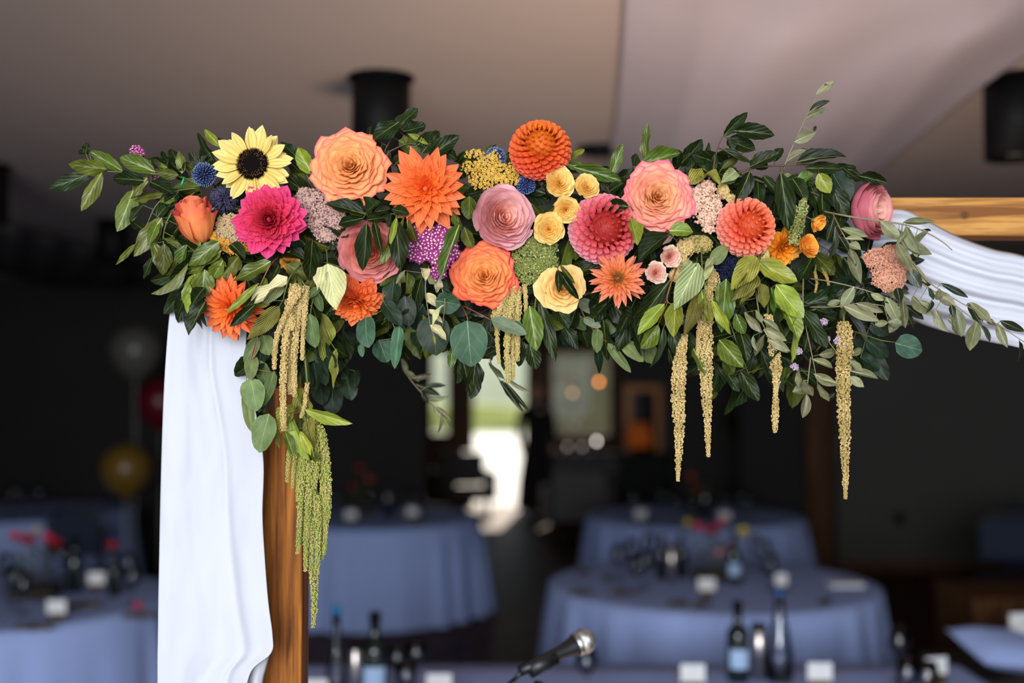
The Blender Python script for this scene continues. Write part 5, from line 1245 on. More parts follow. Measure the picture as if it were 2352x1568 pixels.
sprig('eucalyptus_sprig', 'single grey eucalyptus leaf pair beside the tan tassels', 1.66,
  [[(735, 640, .04), (716, 700, 0), (714, 724)]],
  [('g',712,720,718,800,42,0),('g',722,668,736,718,26,.005),('g',735,660,700,690,20,.01),('d',700,700,690,760,30,.02)], r=1.6)
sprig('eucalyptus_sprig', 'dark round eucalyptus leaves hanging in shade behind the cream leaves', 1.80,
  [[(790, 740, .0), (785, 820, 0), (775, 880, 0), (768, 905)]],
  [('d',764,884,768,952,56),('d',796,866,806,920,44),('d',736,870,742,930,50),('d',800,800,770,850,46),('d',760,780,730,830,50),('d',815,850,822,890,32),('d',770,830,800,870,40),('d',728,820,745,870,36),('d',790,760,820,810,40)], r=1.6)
sprig('eucalyptus_sprig', 'muted eucalyptus trail hanging behind the shaggy peach dahlia', 1.74,
  [[(1330, 700, .0), (1350, 740, 0), (1385, 780, 0), (1440, 800, 0)]],
  [('g',1372,754,1366,812,28),('g',1396,788,1452,852,22),('g',1428,784,1476,832,38),('g',1486,784,1494,836,42),('G',1340,730,1380,752,22),('g',1300,720,1345,760,34),('g',1410,720,1400,770,36),('g',1450,700,1470,760,40),('d',1370,800,1398,850,24),('g',1420,700,1450,740,30),('G',1330,690,1370,720,30),('d',1290,760,1310,800,26)], 'red_stem', r=1.6)
sprig('eucalyptus_sprig', 'round green eucalyptus leaf standing out alone beyond the last tassel', 1.70,
  [[(1960, 760, .04), (2020, 780, 0), (2056, 786)]],
  [('e',2056,788,2118,806,58,0,0,0),('d',1990,780,2040,820,40,.03),('d',1975,820,2020,850,36,.04),('d',2000,740,2040,770,36,.03),('d',1960,780,1990,820,30,.05)], r=1.6)
# dangling twigs in the shade behind
sprig('olive_branch', 'blurred olive twig dangling furthest back below the broad dark eucalyptus leaf', 1.88,
  [[(915, 800, 0), (935, 860), (985, 920), (1015, 950), (1032, 980)]],
  [('O',935,862,925,822,16),('O',945,868,992,856,16),('o',955,882,1012,912,18),('O',982,915,1030,908,14),('p',1000,932,1036,968,14),('p',1012,945,1032,992,10),('o',968,905,985,930,14),('O',930,850,960,880,14),('p',996,930,1000,962,10),('o',975,890,1025,885,12)], 'twig_pale', r=1.6)
sprig('olive_branch', 'dark olive twig dangling in front of the bright garden doorway', 1.80,
  [[(1115, 780, -.02), (1130, 840), (1160, 890), (1205, 925)]],
  [('o',1146,872,1172,938,14),('o',1152,880,1208,946,13),('o',1160,876,1218,940,11),('O',1122,832,1150,880,12),('O',1165,868,1210,910,8),('o',1130,800,1120,830,12)], 'twig_pale', r=1.6)

# ---------------------------------------------------------------- dense laurel packed between the flowers
fr_ = random.Random(2024)
def filler(label, xa, xb, ya, yb, n, Y, kinds='bbbbB', spread=1.0, down=0.5, w0=30, w1=46, l0=60, l1=105):
    cx, cy = (xa + xb) / 2, (ya + yb) / 2
    st = [[(cx, (ya + yb) / 2, .03), (xa + (xb - xa) * .3, ya + (yb - ya) * .6, .01)], [(cx, cy, .03), (xb - (xb - xa) * .2, cy + (yb - ya) * .2, .01)]]
    lv = []
    for i in range(n):
        x = fr_.uniform(xa, xb); y = fr_.uniform(ya, yb)
        rel = (y - cy) / max(1, (yb - ya) / 2); relx = (x - cx) / max(1, (xb - xa) / 2)
        a = math.atan2(rel + down, relx * spread + fr_.uniform(-0.7, 0.7)) + fr_.uniform(-0.5, 0.5)
        L = fr_.uniform(l0, l1)
        d = fr_.uniform(-0.03, 0.04)
        lv.append((fr_.choice(kinds), x, y, x + math.cos(a) * L, y + math.sin(a) * L, fr_.uniform(w0, w1), d, d + fr_.uniform(-0.03, 0.03), fr_.uniform(-0.8, 0.8)))
    sprig('laurel_sprig', label, Y, st, lv, 'twig', r=2.2)
FL = [('dark laurel leaves packed between coral rose and thistles', 400, 540, 400, 560, 26, 1.72),
      ('dark laurel leaves packed under the coral rose and tan yarrow', 430, 580, 560, 660, 26, 1.71),
      ('shaded laurel leaves above the orange dahlia and tan tassels', 580, 720, 570, 690, 26, 1.72),
      ('shaded laurel leaves between mauve yarrow and peach-orange rose', 680, 860, 440, 560, 26, 1.725),
      ('shaded laurel leaves under the mauve yarrow beside the cream leaves', 690, 830, 550, 680, 26, 1.725),
      ('shaded leaves under the downward orange dahlia', 740, 900, 690, 790, 18, 1.76),
      ('dark laurel leaves round the purple yarrow head', 900, 1070, 480, 640, 28, 1.725),
      ('shaded laurel leaves below the purple yarrow and olive twig', 880, 1060, 640, 740, 30, 1.735),
      ('shaded laurel leaves behind the vivid orange rose and green tassels', 1060, 1240, 640, 760, 30, 1.735),
      ('dark laurel leaves behind golden yarrow and pink garden rose', 1060, 1260, 400, 500, 20, 1.73),
      ('dark laurel leaves round the yellow spray roses', 1220, 1400, 420, 600, 28, 1.73),
      ('shaded laurel leaves behind the pale apricot rose', 1220, 1400, 600, 730, 30, 1.735),
      ('shaded laurel leaves below the shaggy peach dahlia', 1380, 1520, 590, 740, 28, 1.735),
      ('dark laurel leaves between peach-pink rose and rice flowers', 1480, 1680, 400, 560, 26, 1.73),
      ('dark laurel leaves round the navy thistles', 1580, 1760, 550, 700, 34, 1.735),
      ('dark laurel leaves above the coral ball dahlia', 1640, 1900, 380, 480, 30, 1.73),
      ('dark laurel leaves behind the golden dahlia and rosebuds', 1760, 1940, 470, 620, 34, 1.735),
      ('shaded laurel leaves behind the shortest tassel', 1680, 1860, 660, 800, 36, 1.75),
      ('dark laurel leaves hanging lowest between the two tassels', 1640, 1840, 760, 850, 24, 1.78)]
for lb, xa, xb, ya, yb, n, Y in FL:
    filler(lb, xa, xb, ya, yb, n, Y)
filler('dense mixed leaves behind the last tassel', 1840, 2000, 640, 820, 36, 1.76, 'bbdoB', w0=22, w1=40, l0=50, l1=90)
filler('tangle of thin olive leaves under the plump pink rose', 1900, 2080, 570, 720, 40, 1.75, 'ooOb', w0=14, w1=22, l0=50, l1=85, spread=1.6, down=0.3)
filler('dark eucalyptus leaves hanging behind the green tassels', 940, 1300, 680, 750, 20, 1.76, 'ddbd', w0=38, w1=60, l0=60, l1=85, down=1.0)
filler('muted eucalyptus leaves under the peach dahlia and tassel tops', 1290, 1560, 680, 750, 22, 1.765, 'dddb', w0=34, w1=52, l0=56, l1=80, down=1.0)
filler('shaded leaves hugging the post above the grey eucalyptus chain', 590, 740, 680, 860, 34, 1.745, 'dbbd', w0=30, w1=50, l0=60, l1=90, down=1.0)
# green plastic tie
tie = empty('cable_tie', P(420, 418, 1.70), 'small bright green plastic tie above the coral and orange rose', 'tie')
MB().tube([(0.002, 0, 0.008), (0.0005, 0.001, 0.003), (-0.001, 0, -0.002), (-0.003, 0.001, -0.007)], [0.0016, 0.0022, 0.0022, 0.0018], 6).build('strap', plain('green_plastic', RGB(10, 130, 70), 0.4), tie)
# ---------------------------------------------------------------- tables and what stands on them
TZ = 0.75
def cloth_round(name, cx, cy, R, drop, mat, label, seed, group=None):
    n = 160; v = []; f = []
    rs = random.Random(seed); ph = rs.random() * 6; nf = 22
    rings = [(0.0, 0), (0.5, 0), (0.85, 0), (0.97, 0), (1.0, -0.008)]
    for q, z in rings:
        for k in range(n): a = 2 * PI * k / n; v.append((cx + R * q * math.cos(a), cy + R * q * math.sin(a), TZ + z))
    m = 9
    for j in range(1, m + 1):
        t = j / m
        for k in range(n):
            a = 2 * PI * k / n
            fo = math.sin(a * nf + ph + 1.3 * math.sin(a * 5 + ph)) + 0.5 * math.sin(a * nf * 1.6 + ph * 2)
            rr = R * (1.0 + 0.07 * t) + 0.048 * t ** 0.8 * fo * (0.7 + 0.5 * math.sin(a * 3 + ph))
            v.append((cx + rr * math.cos(a), cy + rr * math.sin(a), TZ - 0.008 - (drop - 0.008) * t))
    f = grid_faces(n, len(rings) + m, 0, True)
    o = ob(name, mesh(name, v, f, (mat,))); tag(o, label, 'tablecloth', group)
    return o
def table_round(cx, cy, R, label):
    t = empty('round_table', (cx, cy, 0), label, 'table', 'round tables under cloths')
    MB().lathe([(0, TZ - 0.03), (R - 0.01, TZ - 0.03), (R - 0.01, TZ - 0.004), (0, TZ - 0.004)], 40).build('tabletop', M['frame_wood'], t)
    for k in range(4):
        a = PI / 4 + k * PI / 2; x, y = math.cos(a) * R * 0.6, math.sin(a) * R * 0.6
        MB().tube([(x, y, 0), (x, y, TZ - 0.03)], 0.02, 8).build('leg', M['steel'], t)
T1 = (gx(1632, 6.15), 6.15); T2 = (gx(1592, 9.25), 9.25); T3 = (gx(856, 9.2), 9.2); T4 = (gx(-10, 5.7), 5.7); T5 = (gx(60, 9.6), 9.6)
for (c, lb, cl, dz) in ((T1, 'round table standing just behind the front table', 'blue-lit white cloth on the round table just behind the wine bottle and carafe', 0.72), (T2, 'round table nearest the dark door frame', 'blue-lit white cloth on the round table beside the dark brown pillar', 0.60),
                    (T3, 'round table beyond the wooden post', 'blue-lit white cloth on the round table seen just beyond the wooden post', 0.735), (T4, 'round table at the dark side nearest the drape', 'blue-lit white cloth on the near round table beside the white drape', 0.70), (T5, 'round table furthest on the balloon side', 'dim blue-lit cloth on the far round table behind the red centrepiece', 0.70)):
    table_round(c[0], c[1], 0.86, lb); cloth_round('tablecloth', c[0], c[1], 0.88, dz, M['tcloth'], cl, hash(c[0]) % 99 if False else int(c[1] * 10))
# front table, long
fx0, fx1 = gx(560, 4.0), gx(2190, 4.38)
ft = empty('front_table', ((fx0 + fx1) / 2, 4.0, 0), 'long rectangular table closest to the arch under a pale cloth', 'table')
hw = (fx1 - fx0) / 2 - 0.01
MB().box(-hw, hw, -0.35, 0.35, TZ - 0.03, TZ - 0.004).build('tabletop', M['frame_wood'], ft, smooth=False)
for sx in (-1, 1):
    for sy in (-1, 1):
        MB().tube([(sx * (hw - 0.1), sy * 0.28, 0), (sx * (hw - 0.1), sy * 0.28, TZ - 0.03)], 0.02, 8).build('leg', M['steel'], ft)
def cloth_rect(cx, cy, hx, hy, drop):
    pts = []; n = 60
    per = [(-hx, -hy), (hx, -hy), (hx, hy), (-hx, hy)]
    for s_ in range(4):
        a = per[s_]; b = per[(s_ + 1) % 4]
        m = 60 if s_ % 2 == 0 else 20
        for k in range(m): t = k / m; pts.append((a[0] + (b[0] - a[0]) * t, a[1] + (b[1] - a[1]) * t))
    v = []; N_ = len(pts)
    for q, z in ((0.0, 0), (0.6, 0), (0.98, 0), (1.0, -0.006)):
        for x, y in pts: v.append((cx + x * q, cy + y * q, TZ + z))
    for j in range(1, 7):
        t = j / 6
        for k, (x, y) in enumerate(pts):
            l = math.hypot(x / hx, y / hy); fo = 0.02 * math.sin(k * 0.9) * t
            ex = 0.03 * t + fo
            nx_ = (x / hx) if abs(abs(x) - hx) < 1e-6 else 0; ny_ = (y / hy) if abs(abs(y) - hy) < 1e-6 else 0
            v.append((cx + x + nx_ * ex, cy + y + ny_ * ex, TZ - 0.006 - drop * t))
    o = ob('tablecloth', mesh('tablecloth', v, grid_faces(N_, 10, 0, True), (M['tcloth'],)))
    tag(o, 'blue-lit white cloth on the long front table behind the microphone', 'tablecloth')
cloth_rect((fx0 + fx1) / 2, 4.0, (fx1 - fx0) / 2, 0.37, 0.66)

def at(px, Z, z=TZ): return (gx(px, Z), Z, z)
def card(px, Z, label, w_=0.085, h_=0.062, rz=0.0):
    r = empty('place_card', at(px, Z), label, 'place card', 'white place cards in brown pots'); r.rotation_euler = (0, 0, rz)
    MB().lathe([(0, 0), (0.032, 0), (0.036, 0.02), (0.034, 0.035), (0, 0.035)], 16).build('pot', M['kraft'], r)
    MB().box(-w_ / 2, w_ / 2, -0.002, 0.002, 0.033, 0.033 + h_).build('card', M['card'], r, smooth=False)
def bottle(px, Z, label, h=0.30, r=0.038, lab=True, name='wine_bottle'):
    b = empty(name, at(px, Z), label, 'bottle')
    MB().lathe([(0, 0.004), (r * 0.9, 0), (r, 0.01), (r, h * 0.58), (r * 0.9, h * 0.64), (r * 0.42, h * 0.72), (r * 0.37, h * 0.80), (r * 0.37, h * 0.97), (r * 0.42, h * 0.975), (r * 0.42, h), (0, h)], 24).build('body', M['glass_dk'], b)
    if lab:
        v = []; n = 9
        for j in range(2):
            for k in range(n):
                a = -PI / 2 + (k / (n - 1) - 0.5) * 1.9; v.append(((r + 0.0006) * math.cos(a), (r + 0.0006) * math.sin(a), h * (0.18 + 0.24 * j)))
        ob('label', mesh('label', v, grid_faces(n, 2), (M['label'],)), b)
    MB().lathe([(r * 0.40, h * 0.86), (r * 0.43, h * 0.86), (r * 0.46, h * 1.002), (0, h * 1.004)], 16).build('foil', M['black'], b)
def carafe(px, Z, label, h=0.33, r=0.045, cap=RGB(20, 70, 130)):
    b = empty('water_bottle', at(px, Z), label, 'bottle')
    MB().lathe([(0, 0.002), (r * 0.92, 0), (r, 0.012), (r * 0.98, h * 0.28), (r * 0.72, h * 0.52), (r * 0.42, h * 0.72), (r * 0.34, h * 0.88), (r * 0.40, h * 0.90), (r * 0.34, h * 0.905), (r * 0.30, h * 0.72), (r * 0.62, h * 0.52), (r * 0.9, h * 0.28), (r * 0.92, 0.02), (0, 0.014)], 24).build('body', M['glass'], b)
    MB().lathe([(0, h * 0.90), (r * 0.42, h * 0.90), (r * 0.42, h * 0.98), (r * 0.2, h), (0, h)], 14).build('stopper', plain('blue_stopper', cap, 0.4), b)
def mill(px, Z, label, h=0.2, r=0.026):
    b = empty('metal_candle_tube', at(px, Z), label, 'holder')
    MB().lathe([(0, 0), (r, 0), (r, h * 0.92), (r * 0.9, h * 0.93), (0, h * 0.93)], 24).build('body', M['steel'], b)
    MB().lathe([(r * 0.95, h * 0.9), (r * 1.04, h * 0.9), (r * 1.04, h), (0, h)], 24).build('lid', M['black'], b)
def wineglass(px, Z, label, h=0.19, r=0.038, group='wine glasses on the tables'):
    b = empty('wine_glass', at(px, Z), label, 'glass', group)
    t = 0.0015
    MB().lathe([(0, 0), (r * 0.85, 0.0), (r * 0.85, 0.003), (0.006, 0.007), (0.0035, 0.02), (0.0035, h * 0.42), (0.01, h * 0.46), (r * 0.9, h * 0.60), (r, h * 0.72), (r * 0.78, h), (r * 0.78 - t, h), (r - t, h * 0.72), (r * 0.9 - t, h * 0.61), (0.006, h * 0.475), (0, h * 0.47)], 22).build('bowl', M['glass'], b)
ORD = ['first', 'second', 'third', 'fourth', 'fifth', 'sixth', 'seventh', 'eighth']
def glasses(lst, frm, table, group, h=0.19, rev=False):
    for i, (px, Z) in enumerate(sorted(lst, reverse=rev)):
        wineglass(px, Z, '%s wine glass from %s on %s' % (ORD[i], frm, table), h, group=group)
def favour(px, Z, label, w_=0.11, rz=0.3):
    b = empty('napkin_bundle', at(px, Z), label, 'napkin'); b.rotation_euler = (0, 0, rz)
    MB().tube([(-w_ / 2, 0, 0.012), (-w_ / 4, 0.004, 0.016), (w_ / 4, -0.004, 0.015), (w_ / 2, 0, 0.012)], [0.010, 0.013, 0.012, 0.009], 8).build('roll', M['kraft'], b)
    MB().tube([(-0.012, 0, 0.016), (0.012, 0, 0.016)], 0.016, 8).build('tie', plain('dark_ribbon', (0.02, 0.02, 0.015, 1), 0.8), b)
# front table
for px, Z, lb in ((728, 3.78, 'place card in a brown pot beside the wooden post'), (1010, 3.85, 'place card in a brown pot between wine glasses and microphone'), (1587, 3.98, 'place card in a brown pot left of the near wine bottle'),
                  (1876, 4.0, 'place card in a brown pot just beyond the tall clear carafe'), (2141, 4.08, 'slightly turned place card at the table end near the white cushion')):
    card(px, Z, lb, rz=0.25 if px > 2000 else 0.0)
bottle(1690, 4.12, 'dark wine bottle with pale blue label beside the metal tube and carafe', 0.285, 0.040)
bottle(864, 3.85, 'dark wine bottle with pale blue label near the wooden post', 0.30, 0.044)
mill(1738, 4.16, 'brushed metal tube standing between wine bottle and clear carafe', 0.195)
mill(820, 3.84, 'slim brushed metal tube between blue-capped bottle and wine bottle', 0.20, 0.019)
carafe(1785, 4.12, 'tall clear carafe with dark blue stopper on the front table', 0.335, 0.048)
carafe(776, 3.86, 'slim clear bottle with bright blue cap beside the wooden post', 0.325, 0.036, RGB(10, 120, 170))
for px, Z, lb in ((915, 3.95, 'wine glass just right of the dark bottle by the post'), (958, 4.02, 'wine glass nearest the place card with no bottle beside it'), (935, 3.72, 'wine glass in front of its pair beside the dark bottle'), (1345, 3.9, 'wine glass standing right behind the microphone head'),
                  (2058, 4.1, 'larger wine glass in front of the table corner cloth'), (2075, 3.75, 'wine glass low at the frame edge before the turned place card'), (2120, 3.7, 'wine glass partly cut off beside the turned place card')):
    wineglass(px, Z, lb, 0.2 if px == 2058 else 0.17)
# centrepieces
petal_c = {k: plain('table_flower_' + k, c, 0.7) for k, c in dict(pink=RGB(220, 70, 110), red=RGB(190, 20, 40), yellow=RGB(220, 200, 70), orange=RGB(230, 100, 40), white=RGB(210, 200, 180), blush=RGB(220, 150, 150)).items()}
def small_bloom(parent, x, y, z, r, m, seed):
    rs = random.Random(seed); v = []; f = []
    for k in range(22):
        a = k * GA; q = math.sqrt(k / 22); el = q * 1.5
        d = Vector((math.cos(a) * math.sin(el), math.sin(a) * math.sin(el), math.cos(el))); s = d.cross(Vector((0.1, 0.2, 1))).normalized() * r * 0.35
        o = len(v); c = Vector((x, y, z)); v += [c, c + d * r * 0.7 + s, c + d * r * 1.05, c + d * r * 0.7 - s]; f.append((o, o + 1, o + 2, o + 3))
    return ob('bloom', mesh('bloom', v, f, (m,)), parent)
def centrepiece(px, Z, label, blooms, box=(0.20, 0.12, 0.07), seed=1):
    r = empty('centrepiece', at(px, Z), label, 'centrepiece')
    MB().box(-box[0] / 2, box[0] / 2, -box[1] / 2, box[1] / 2, 0, box[2]).build('wooden_box', plain('dark_box', (0.02, 0.012, 0.008, 1), 0.7), r, smooth=False, bevel=0.004)
    rs = random.Random(seed)
    for i, (bx, bz, br, c) in enumerate(blooms):
        y = rs.uniform(-0.04, 0.04)
        MB().tube([(bx * 0.4, y * 0.4, box[2]), (bx, y, bz)], 0.003, 5).build('stem', M['stem'], r)
        small_bloom(r, bx, y, bz, br, petal_c[c], i)
    mb = MB()
    for k in range(26):
        a = rs.uniform(0, 6.28); x, y = rs.uniform(-0.1, 0.1), rs.uniform(-0.06, 0.06); z = rs.uniform(box[2], box[2] + 0.17); L_ = 0.06
        o = len(mb.v); mb.v += [(x, y, z), (x + math.cos(a) * L_ * .5, y + .012, z + .03), (x + math.cos(a) * L_, y, z + 0.04), (x + math.cos(a) * L_ * .5, y - .012, z + .02)]; mb.f.append((o, o + 1, o + 2, o + 3))
    lf = mb.build('foliage', M['bay'], r); lf['kind'] = 'stuff'
centrepiece(1645, 6.2, 'dark box of pink and yellow flowers on the round table behind the wine bottle', [(-0.11, 0.27, 0.05, 'pink'), (-0.03, 0.25, 0.05, 'red'), (0.02, 0.30, 0.04, 'pink'), (0.14, 0.24, 0.055, 'yellow'), (-0.16, 0.30, 0.035, 'yellow'), (0.07, 0.18, 0.04, 'orange'), (0.0, 0.14, 0.04, 'blush')], (0.26, 0.14, 0.06), 3)
bottle(1682, 6.1, 'dark bottle with blue label in front of the pink and yellow flowers', 0.27, 0.037)
for px, Z, lb in ((1518, 6.25, 'thicker black pepper mill left of the silver tube on the middle table'), (1562, 6.3, 'black bottle right of the silver tube on the middle table')): bottle(px, Z, lb, 0.24, 0.032, False)
mill(1540, 6.15, 'silver tube between two black bottles on the middle round table', 0.2)
card(1620, 5.72, 'place card lying before the dark flower box on the middle table'); card(1790, 5.86, 'place card seen directly above the carafe stopper', 0.06); 
for i, (px, Z, lb) in enumerate(((1335, 5.75, 'brown napkin bundle on the near left rim of the middle table'), (1425, 5.78, 'short dark napkin bundle beside a glass on the middle table'), (1555, 5.48, 'dark folded napkin bundle below the middle place card'), (1608, 5.46, 'thin brown bundle right of the dark napkin below the place card'),
                  (1890, 5.52, 'long dark napkin bundle on the edge beyond the carafe'), (1340, 6.4, 'brown bundle on the far left of the middle table'), (1395, 6.2, 'small dark bundle behind the near left one'))): favour(px, Z, lb, rz=0.2 * i)
nb = empty('folded_napkin', at(1935, 6.05), 'white folded napkin at the edge of the middle round table', 'napkin')
MB().box(-0.09, 0.09, -0.06, 0.06, 0, 0.018).build('cloth', M['card'], nb, smooth=False, bevel=0.006)
glasses(((1420, 6.2), (1450, 6.45), (1480, 6.0), (1460, 5.85), (1752, 6.4), (1765, 5.9), (1730, 6.6), (1490, 6.7)), 'the open aisle', 'the middle round table', 'wine glasses on the middle table')
# table by the pillar
centrepiece(1600, 9.2, 'low dark centrepiece on the table by the brown pillar', [(-0.05, 0.3, 0.04, 'orange'), (0.06, 0.24, 0.04, 'white'), (0.0, 0.2, 0.04, 'red')], seed=5)
bottle(1617, 9.0, 'black bottle standing tallest on the table by the brown pillar', 0.30, 0.036, False)
card(1662, 8.7, 'place card on the far table just above the pink table flowers'); card(1470, 8.8, 'place card on the near rim of the table beside the golden floor reflection')
glasses(((1455, 9.2), (1548, 9.0), (1660, 9.3), (1700, 9.2), (1720, 8.9), (1520, 9.4), (1590, 8.8)), 'the open aisle', 'the far table by the brown pillar', 'wine glasses on the pillar table')
favour(1490, 8.7, 'dark napkin bundle on the near side of the table by the pillar')
# table behind the post
centrepiece(832, 9.2, 'small dark centrepiece with a red bloom on the table beyond the post', [(-0.02, 0.36, 0.05, 'red'), (0.06, 0.28, 0.04, 'orange'), (-0.08, 0.22, 0.04, 'red')], seed=6)
bottle(892, 9.1, 'dark bottle on the table beyond the post beside the red bloom', 0.30, 0.037, False)
card(808, 8.75, 'place card on the table beyond the post, nearer the post'); card(948, 8.95, 'place card on the table beyond the post, nearer the open floor')
glasses(((770, 9.1), (850, 9.4), (910, 9.4), (943, 9.2), (970, 9.3), (785, 9.5)), 'the wooden post', 'the round table beyond it', 'wine glasses beyond the post', 0.2)
favour(960, 8.7, 'dark napkin bundle beneath the place card nearer the open floor')
# near dark-side table
centrepiece(88, 5.7, 'dark wooden box with pink and red flowers beside a wine bottle on the shadowed table', [(-0.10, 0.29, 0.05, 'pink'), (-0.03, 0.27, 0.06, 'red'), (0.05, 0.28, 0.05, 'pink'), (0.11, 0.26, 0.05, 'red'), (0.0, 0.33, 0.03, 'yellow')], (0.22, 0.14, 0.07), 7)
bottle(178, 5.85, 'dark wine bottle beside the box of pink and red flowers', 0.28, 0.04, False)
bottle(268, 5.75, 'slender brown bottle with a red flower beside the white drape', 0.22, 0.028, False, 'flower_bottle')
bl = empty('single_flower', at(262, 5.75, TZ + 0.215), 'single red flower standing in the slender brown bottle', 'flower'); small_bloom(bl, 0, 0, 0.02, 0.045, petal_c['red'], 4); MB().tube([(0, 0, -0.08), (0, 0, 0.02)], 0.003, 5).build('stem', M['stem'], bl)
card(138, 5.15, 'place card in front of the flower box on the shadowed near table'); card(228, 5.9, 'place card between wine bottle and slender brown bottle')
for i, (px, Z, lb) in enumerate(((85, 4.95, 'dark napkin bundle on the front rim of the shadowed table'), (330, 5.2, 'dark napkin bundle with a pink flower right beside the white drape'), (200, 5.45, 'dark bundle just in front of the wine bottle on the shadowed table'))): favour(px, Z, lb, 0.16, 0.1 * i)
fb = empty('loose_flower', at(322, 5.2, TZ + 0.03), 'pink bloom lying on the napkin bundle beside the white drape', 'flower'); small_bloom(fb, 0, 0, 0.01, 0.04, petal_c['pink'], 9)
glasses(((18, 5.9), (40, 5.5), (300, 5.9), (310, 5.5), (60, 5.3), (150, 6.2)), 'the white drape', 'the shadowed near table', 'wine glasses on the shadowed near table', rev=True)
for px, Z in ((300, 3.9), (325, 4.1)): pass
glasses(((30, 9.5), (55, 9.3), (95, 9.4)), 'the white drape', 'the furthest shadowed table', 'wine glasses on the far shadowed table', 0.22, rev=True)

# chairs
M['chair'] = plain('dark_chair_wood', (0.02, 0.015, 0.012, 1), 0.5); M['seatpad'] = plain('navy_seat', (0.01, 0.02, 0.05, 1), 0.8)
def make_chair(x, y, rz, label):
    t = empty('banquet_chair', (x, y, 0), label, 'chair', 'chairs round the tables'); t.rotation_euler = (0, 0, rz)
    MB().box(-0.21, 0.21, -0.2, 0.2, 0.43, 0.47).build('seat', M['seatpad'], t, smooth=False, bevel=0.012)
    for sx in (-1, 1):
        MB().tube([(sx * 0.19, -0.18, 0), (sx * 0.19, -0.17, 0.44)], 0.014, 8).build('leg', M['chair'], t)
        MB().tube([(sx * 0.19, 0.22, 0), (sx * 0.19, 0.19, 0.45)], 0.014, 8).build('leg', M['chair'], t)
    MB().tube([(-0.19, 0.19, 0.45), (-0.19, 0.24, 0.85), (-0.12, 0.25, 0.93), (0.12, 0.25, 0.93), (0.19, 0.24, 0.85), (0.19, 0.19, 0.45)], 0.014, 8).build('back_frame', M['chair'], t)
    MB().box(-0.17, 0.17, 0.22, 0.25, 0.62, 0.90).build('backrest', M['seatpad'], t, smooth=False, bevel=0.01)
make_chair(gx(205, 8.2), 8.2, PI, 'dark chair with rounded back between the two shadowed tables')
make_chair(gx(2300, 8.0), 8.0, 2.8, 'dark navy chair standing behind the brown wooden chest')
make_chair(gx(2380, 8.6), 8.6, 2.4, 'dark chair at the frame edge behind the navy one')
# brown chest, card and white cushion at the frame edge
ch = empty('wooden_chest', (gx(2330, 5.9), 5.9, 0), 'brown wooden chest beyond the table end', 'chest')
zt = P(2300, 1352, 5.9).z
MB().box(-0.335, 0.6, -0.25, 0.25, 0, zt - 0.02).build('body', M['frame_wood'], ch, smooth=False, bevel=0.005)
MB().box(-0.345, 0.61, -0.26, 0.26, zt - 0.02, zt).build('lid', M['frame_wood'], ch, smooth=False, bevel=0.005)
make_z = P(2340, 1410, 4.6).z
ts = empty('side_table', (gx(2370, 4.6), 4.7, 0), 'small dark side table carrying the white cushion and framed card', 'table')
zs = P(2300, 1556, 4.5).z
MB().box(-0.34, 0.5, -0.25, 0.25, zs - 0.03, zs).build('tabletop', M['chair'], ts, smooth=False)
for sx, sy in ((-0.3, -0.2), (0.45, -0.2), (-0.3, 0.2), (0.45, 0.2)): MB().box(sx - 0.02, sx + 0.02, sy - 0.02, sy + 0.02, 0, zs - 0.03).build('leg', M['chair'], ts, smooth=False)
# cushion
cu = MB(); n = 13
for j in range(n):
    for i in range(n):
        u = -1 + 2 * i / (n - 1); v_ = -1 + 2 * j / (n - 1); h = 0.055 * (1 - u ** 4) * (1 - v_ ** 4)
        cu.v.append((u * 0.18, v_ * 0.15, 0.055 + h))
for j in range(n):
    for i in range(n):
        u = -1 + 2 * i / (n - 1); v_ = -1 + 2 * j / (n - 1); h = 0.055 * (1 - u ** 4) * (1 - v_ ** 4)
        cu.v.append((u * 0.18, v_ * 0.15, 0.055 - h))
cu.f = grid_faces(n, n) + [q[::-1] for q in grid_faces(n, n, n * n)]
c_ = cu.build('cushion', M['tcloth'], None); c_.location = (gx(2290, 4.55), 4.55, zs + 0.05); c_.rotation_euler = (0.25, 0.12, 0.2)
tag(c_, 'blue-lit white cushion lying beyond the end of the front table', 'cushion')
sg = empty('framed_card', (gx(2342, 4.8), 4.8, zs), 'white printed card standing behind the cushion against the brown chest', 'sign')
z1 = P(2340, 1408, 4.8).z - zs
MB().box(-0.06, 0.16, -0.004, 0.004, 0, z1).build('board', M['card'], sg, smooth=False)
MB().box(-0.045, 0.15, -0.0055, -0.0045, z1 * 0.45, z1 * 0.52).box(-0.03, 0.14, -0.0055, -0.0045, z1 * 0.78, z1 * 0.81).build('print', plain('grey_print', (0.15, 0.18, 0.2, 1), 0.8), sg, smooth=False)

# microphone on its stand
mz = 2.12
M['mic_body'] = plain('microphone_black', (0.008, 0.008, 0.009, 1), 0.45)
M['mic_steel'] = plain('microphone_steel', (0.62, 0.6, 0.56, 1), 0.35, 1.0)
m, nt, b = newmat('microphone_grille')
tc = N(nt, 'ShaderNodeTexCoord'); vo = N(nt, 'ShaderNodeTexVoronoi'); vo.inputs['Scale'].default_value = 420; nt.links.new(tc.outputs['Object'], vo.inputs['Vector'])
nt.links.new(mixc(nt, remap(nt, vo.outputs['Distance'], 0.2, 0.5), (0.35, 0.34, 0.32, 1), (0.75, 0.73, 0.68, 1)), b.inputs['Base Color'])
b.inputs['Metallic'].default_value = 1.0; b.inputs['Roughness'].default_value = 0.45
bp = N(nt, 'ShaderNodeBump'); bp.inputs['Distance'].default_value = 0.001; nt.links.new(vo.outputs['Distance'], bp.inputs['Height']); nt.links.new(bp.outputs[0], b.inputs['Normal']); M['mic_grille'] = m
a_ = P(1342, 1472, mz + 0.02); b_ = P(1205, 1536, mz - 0.04)
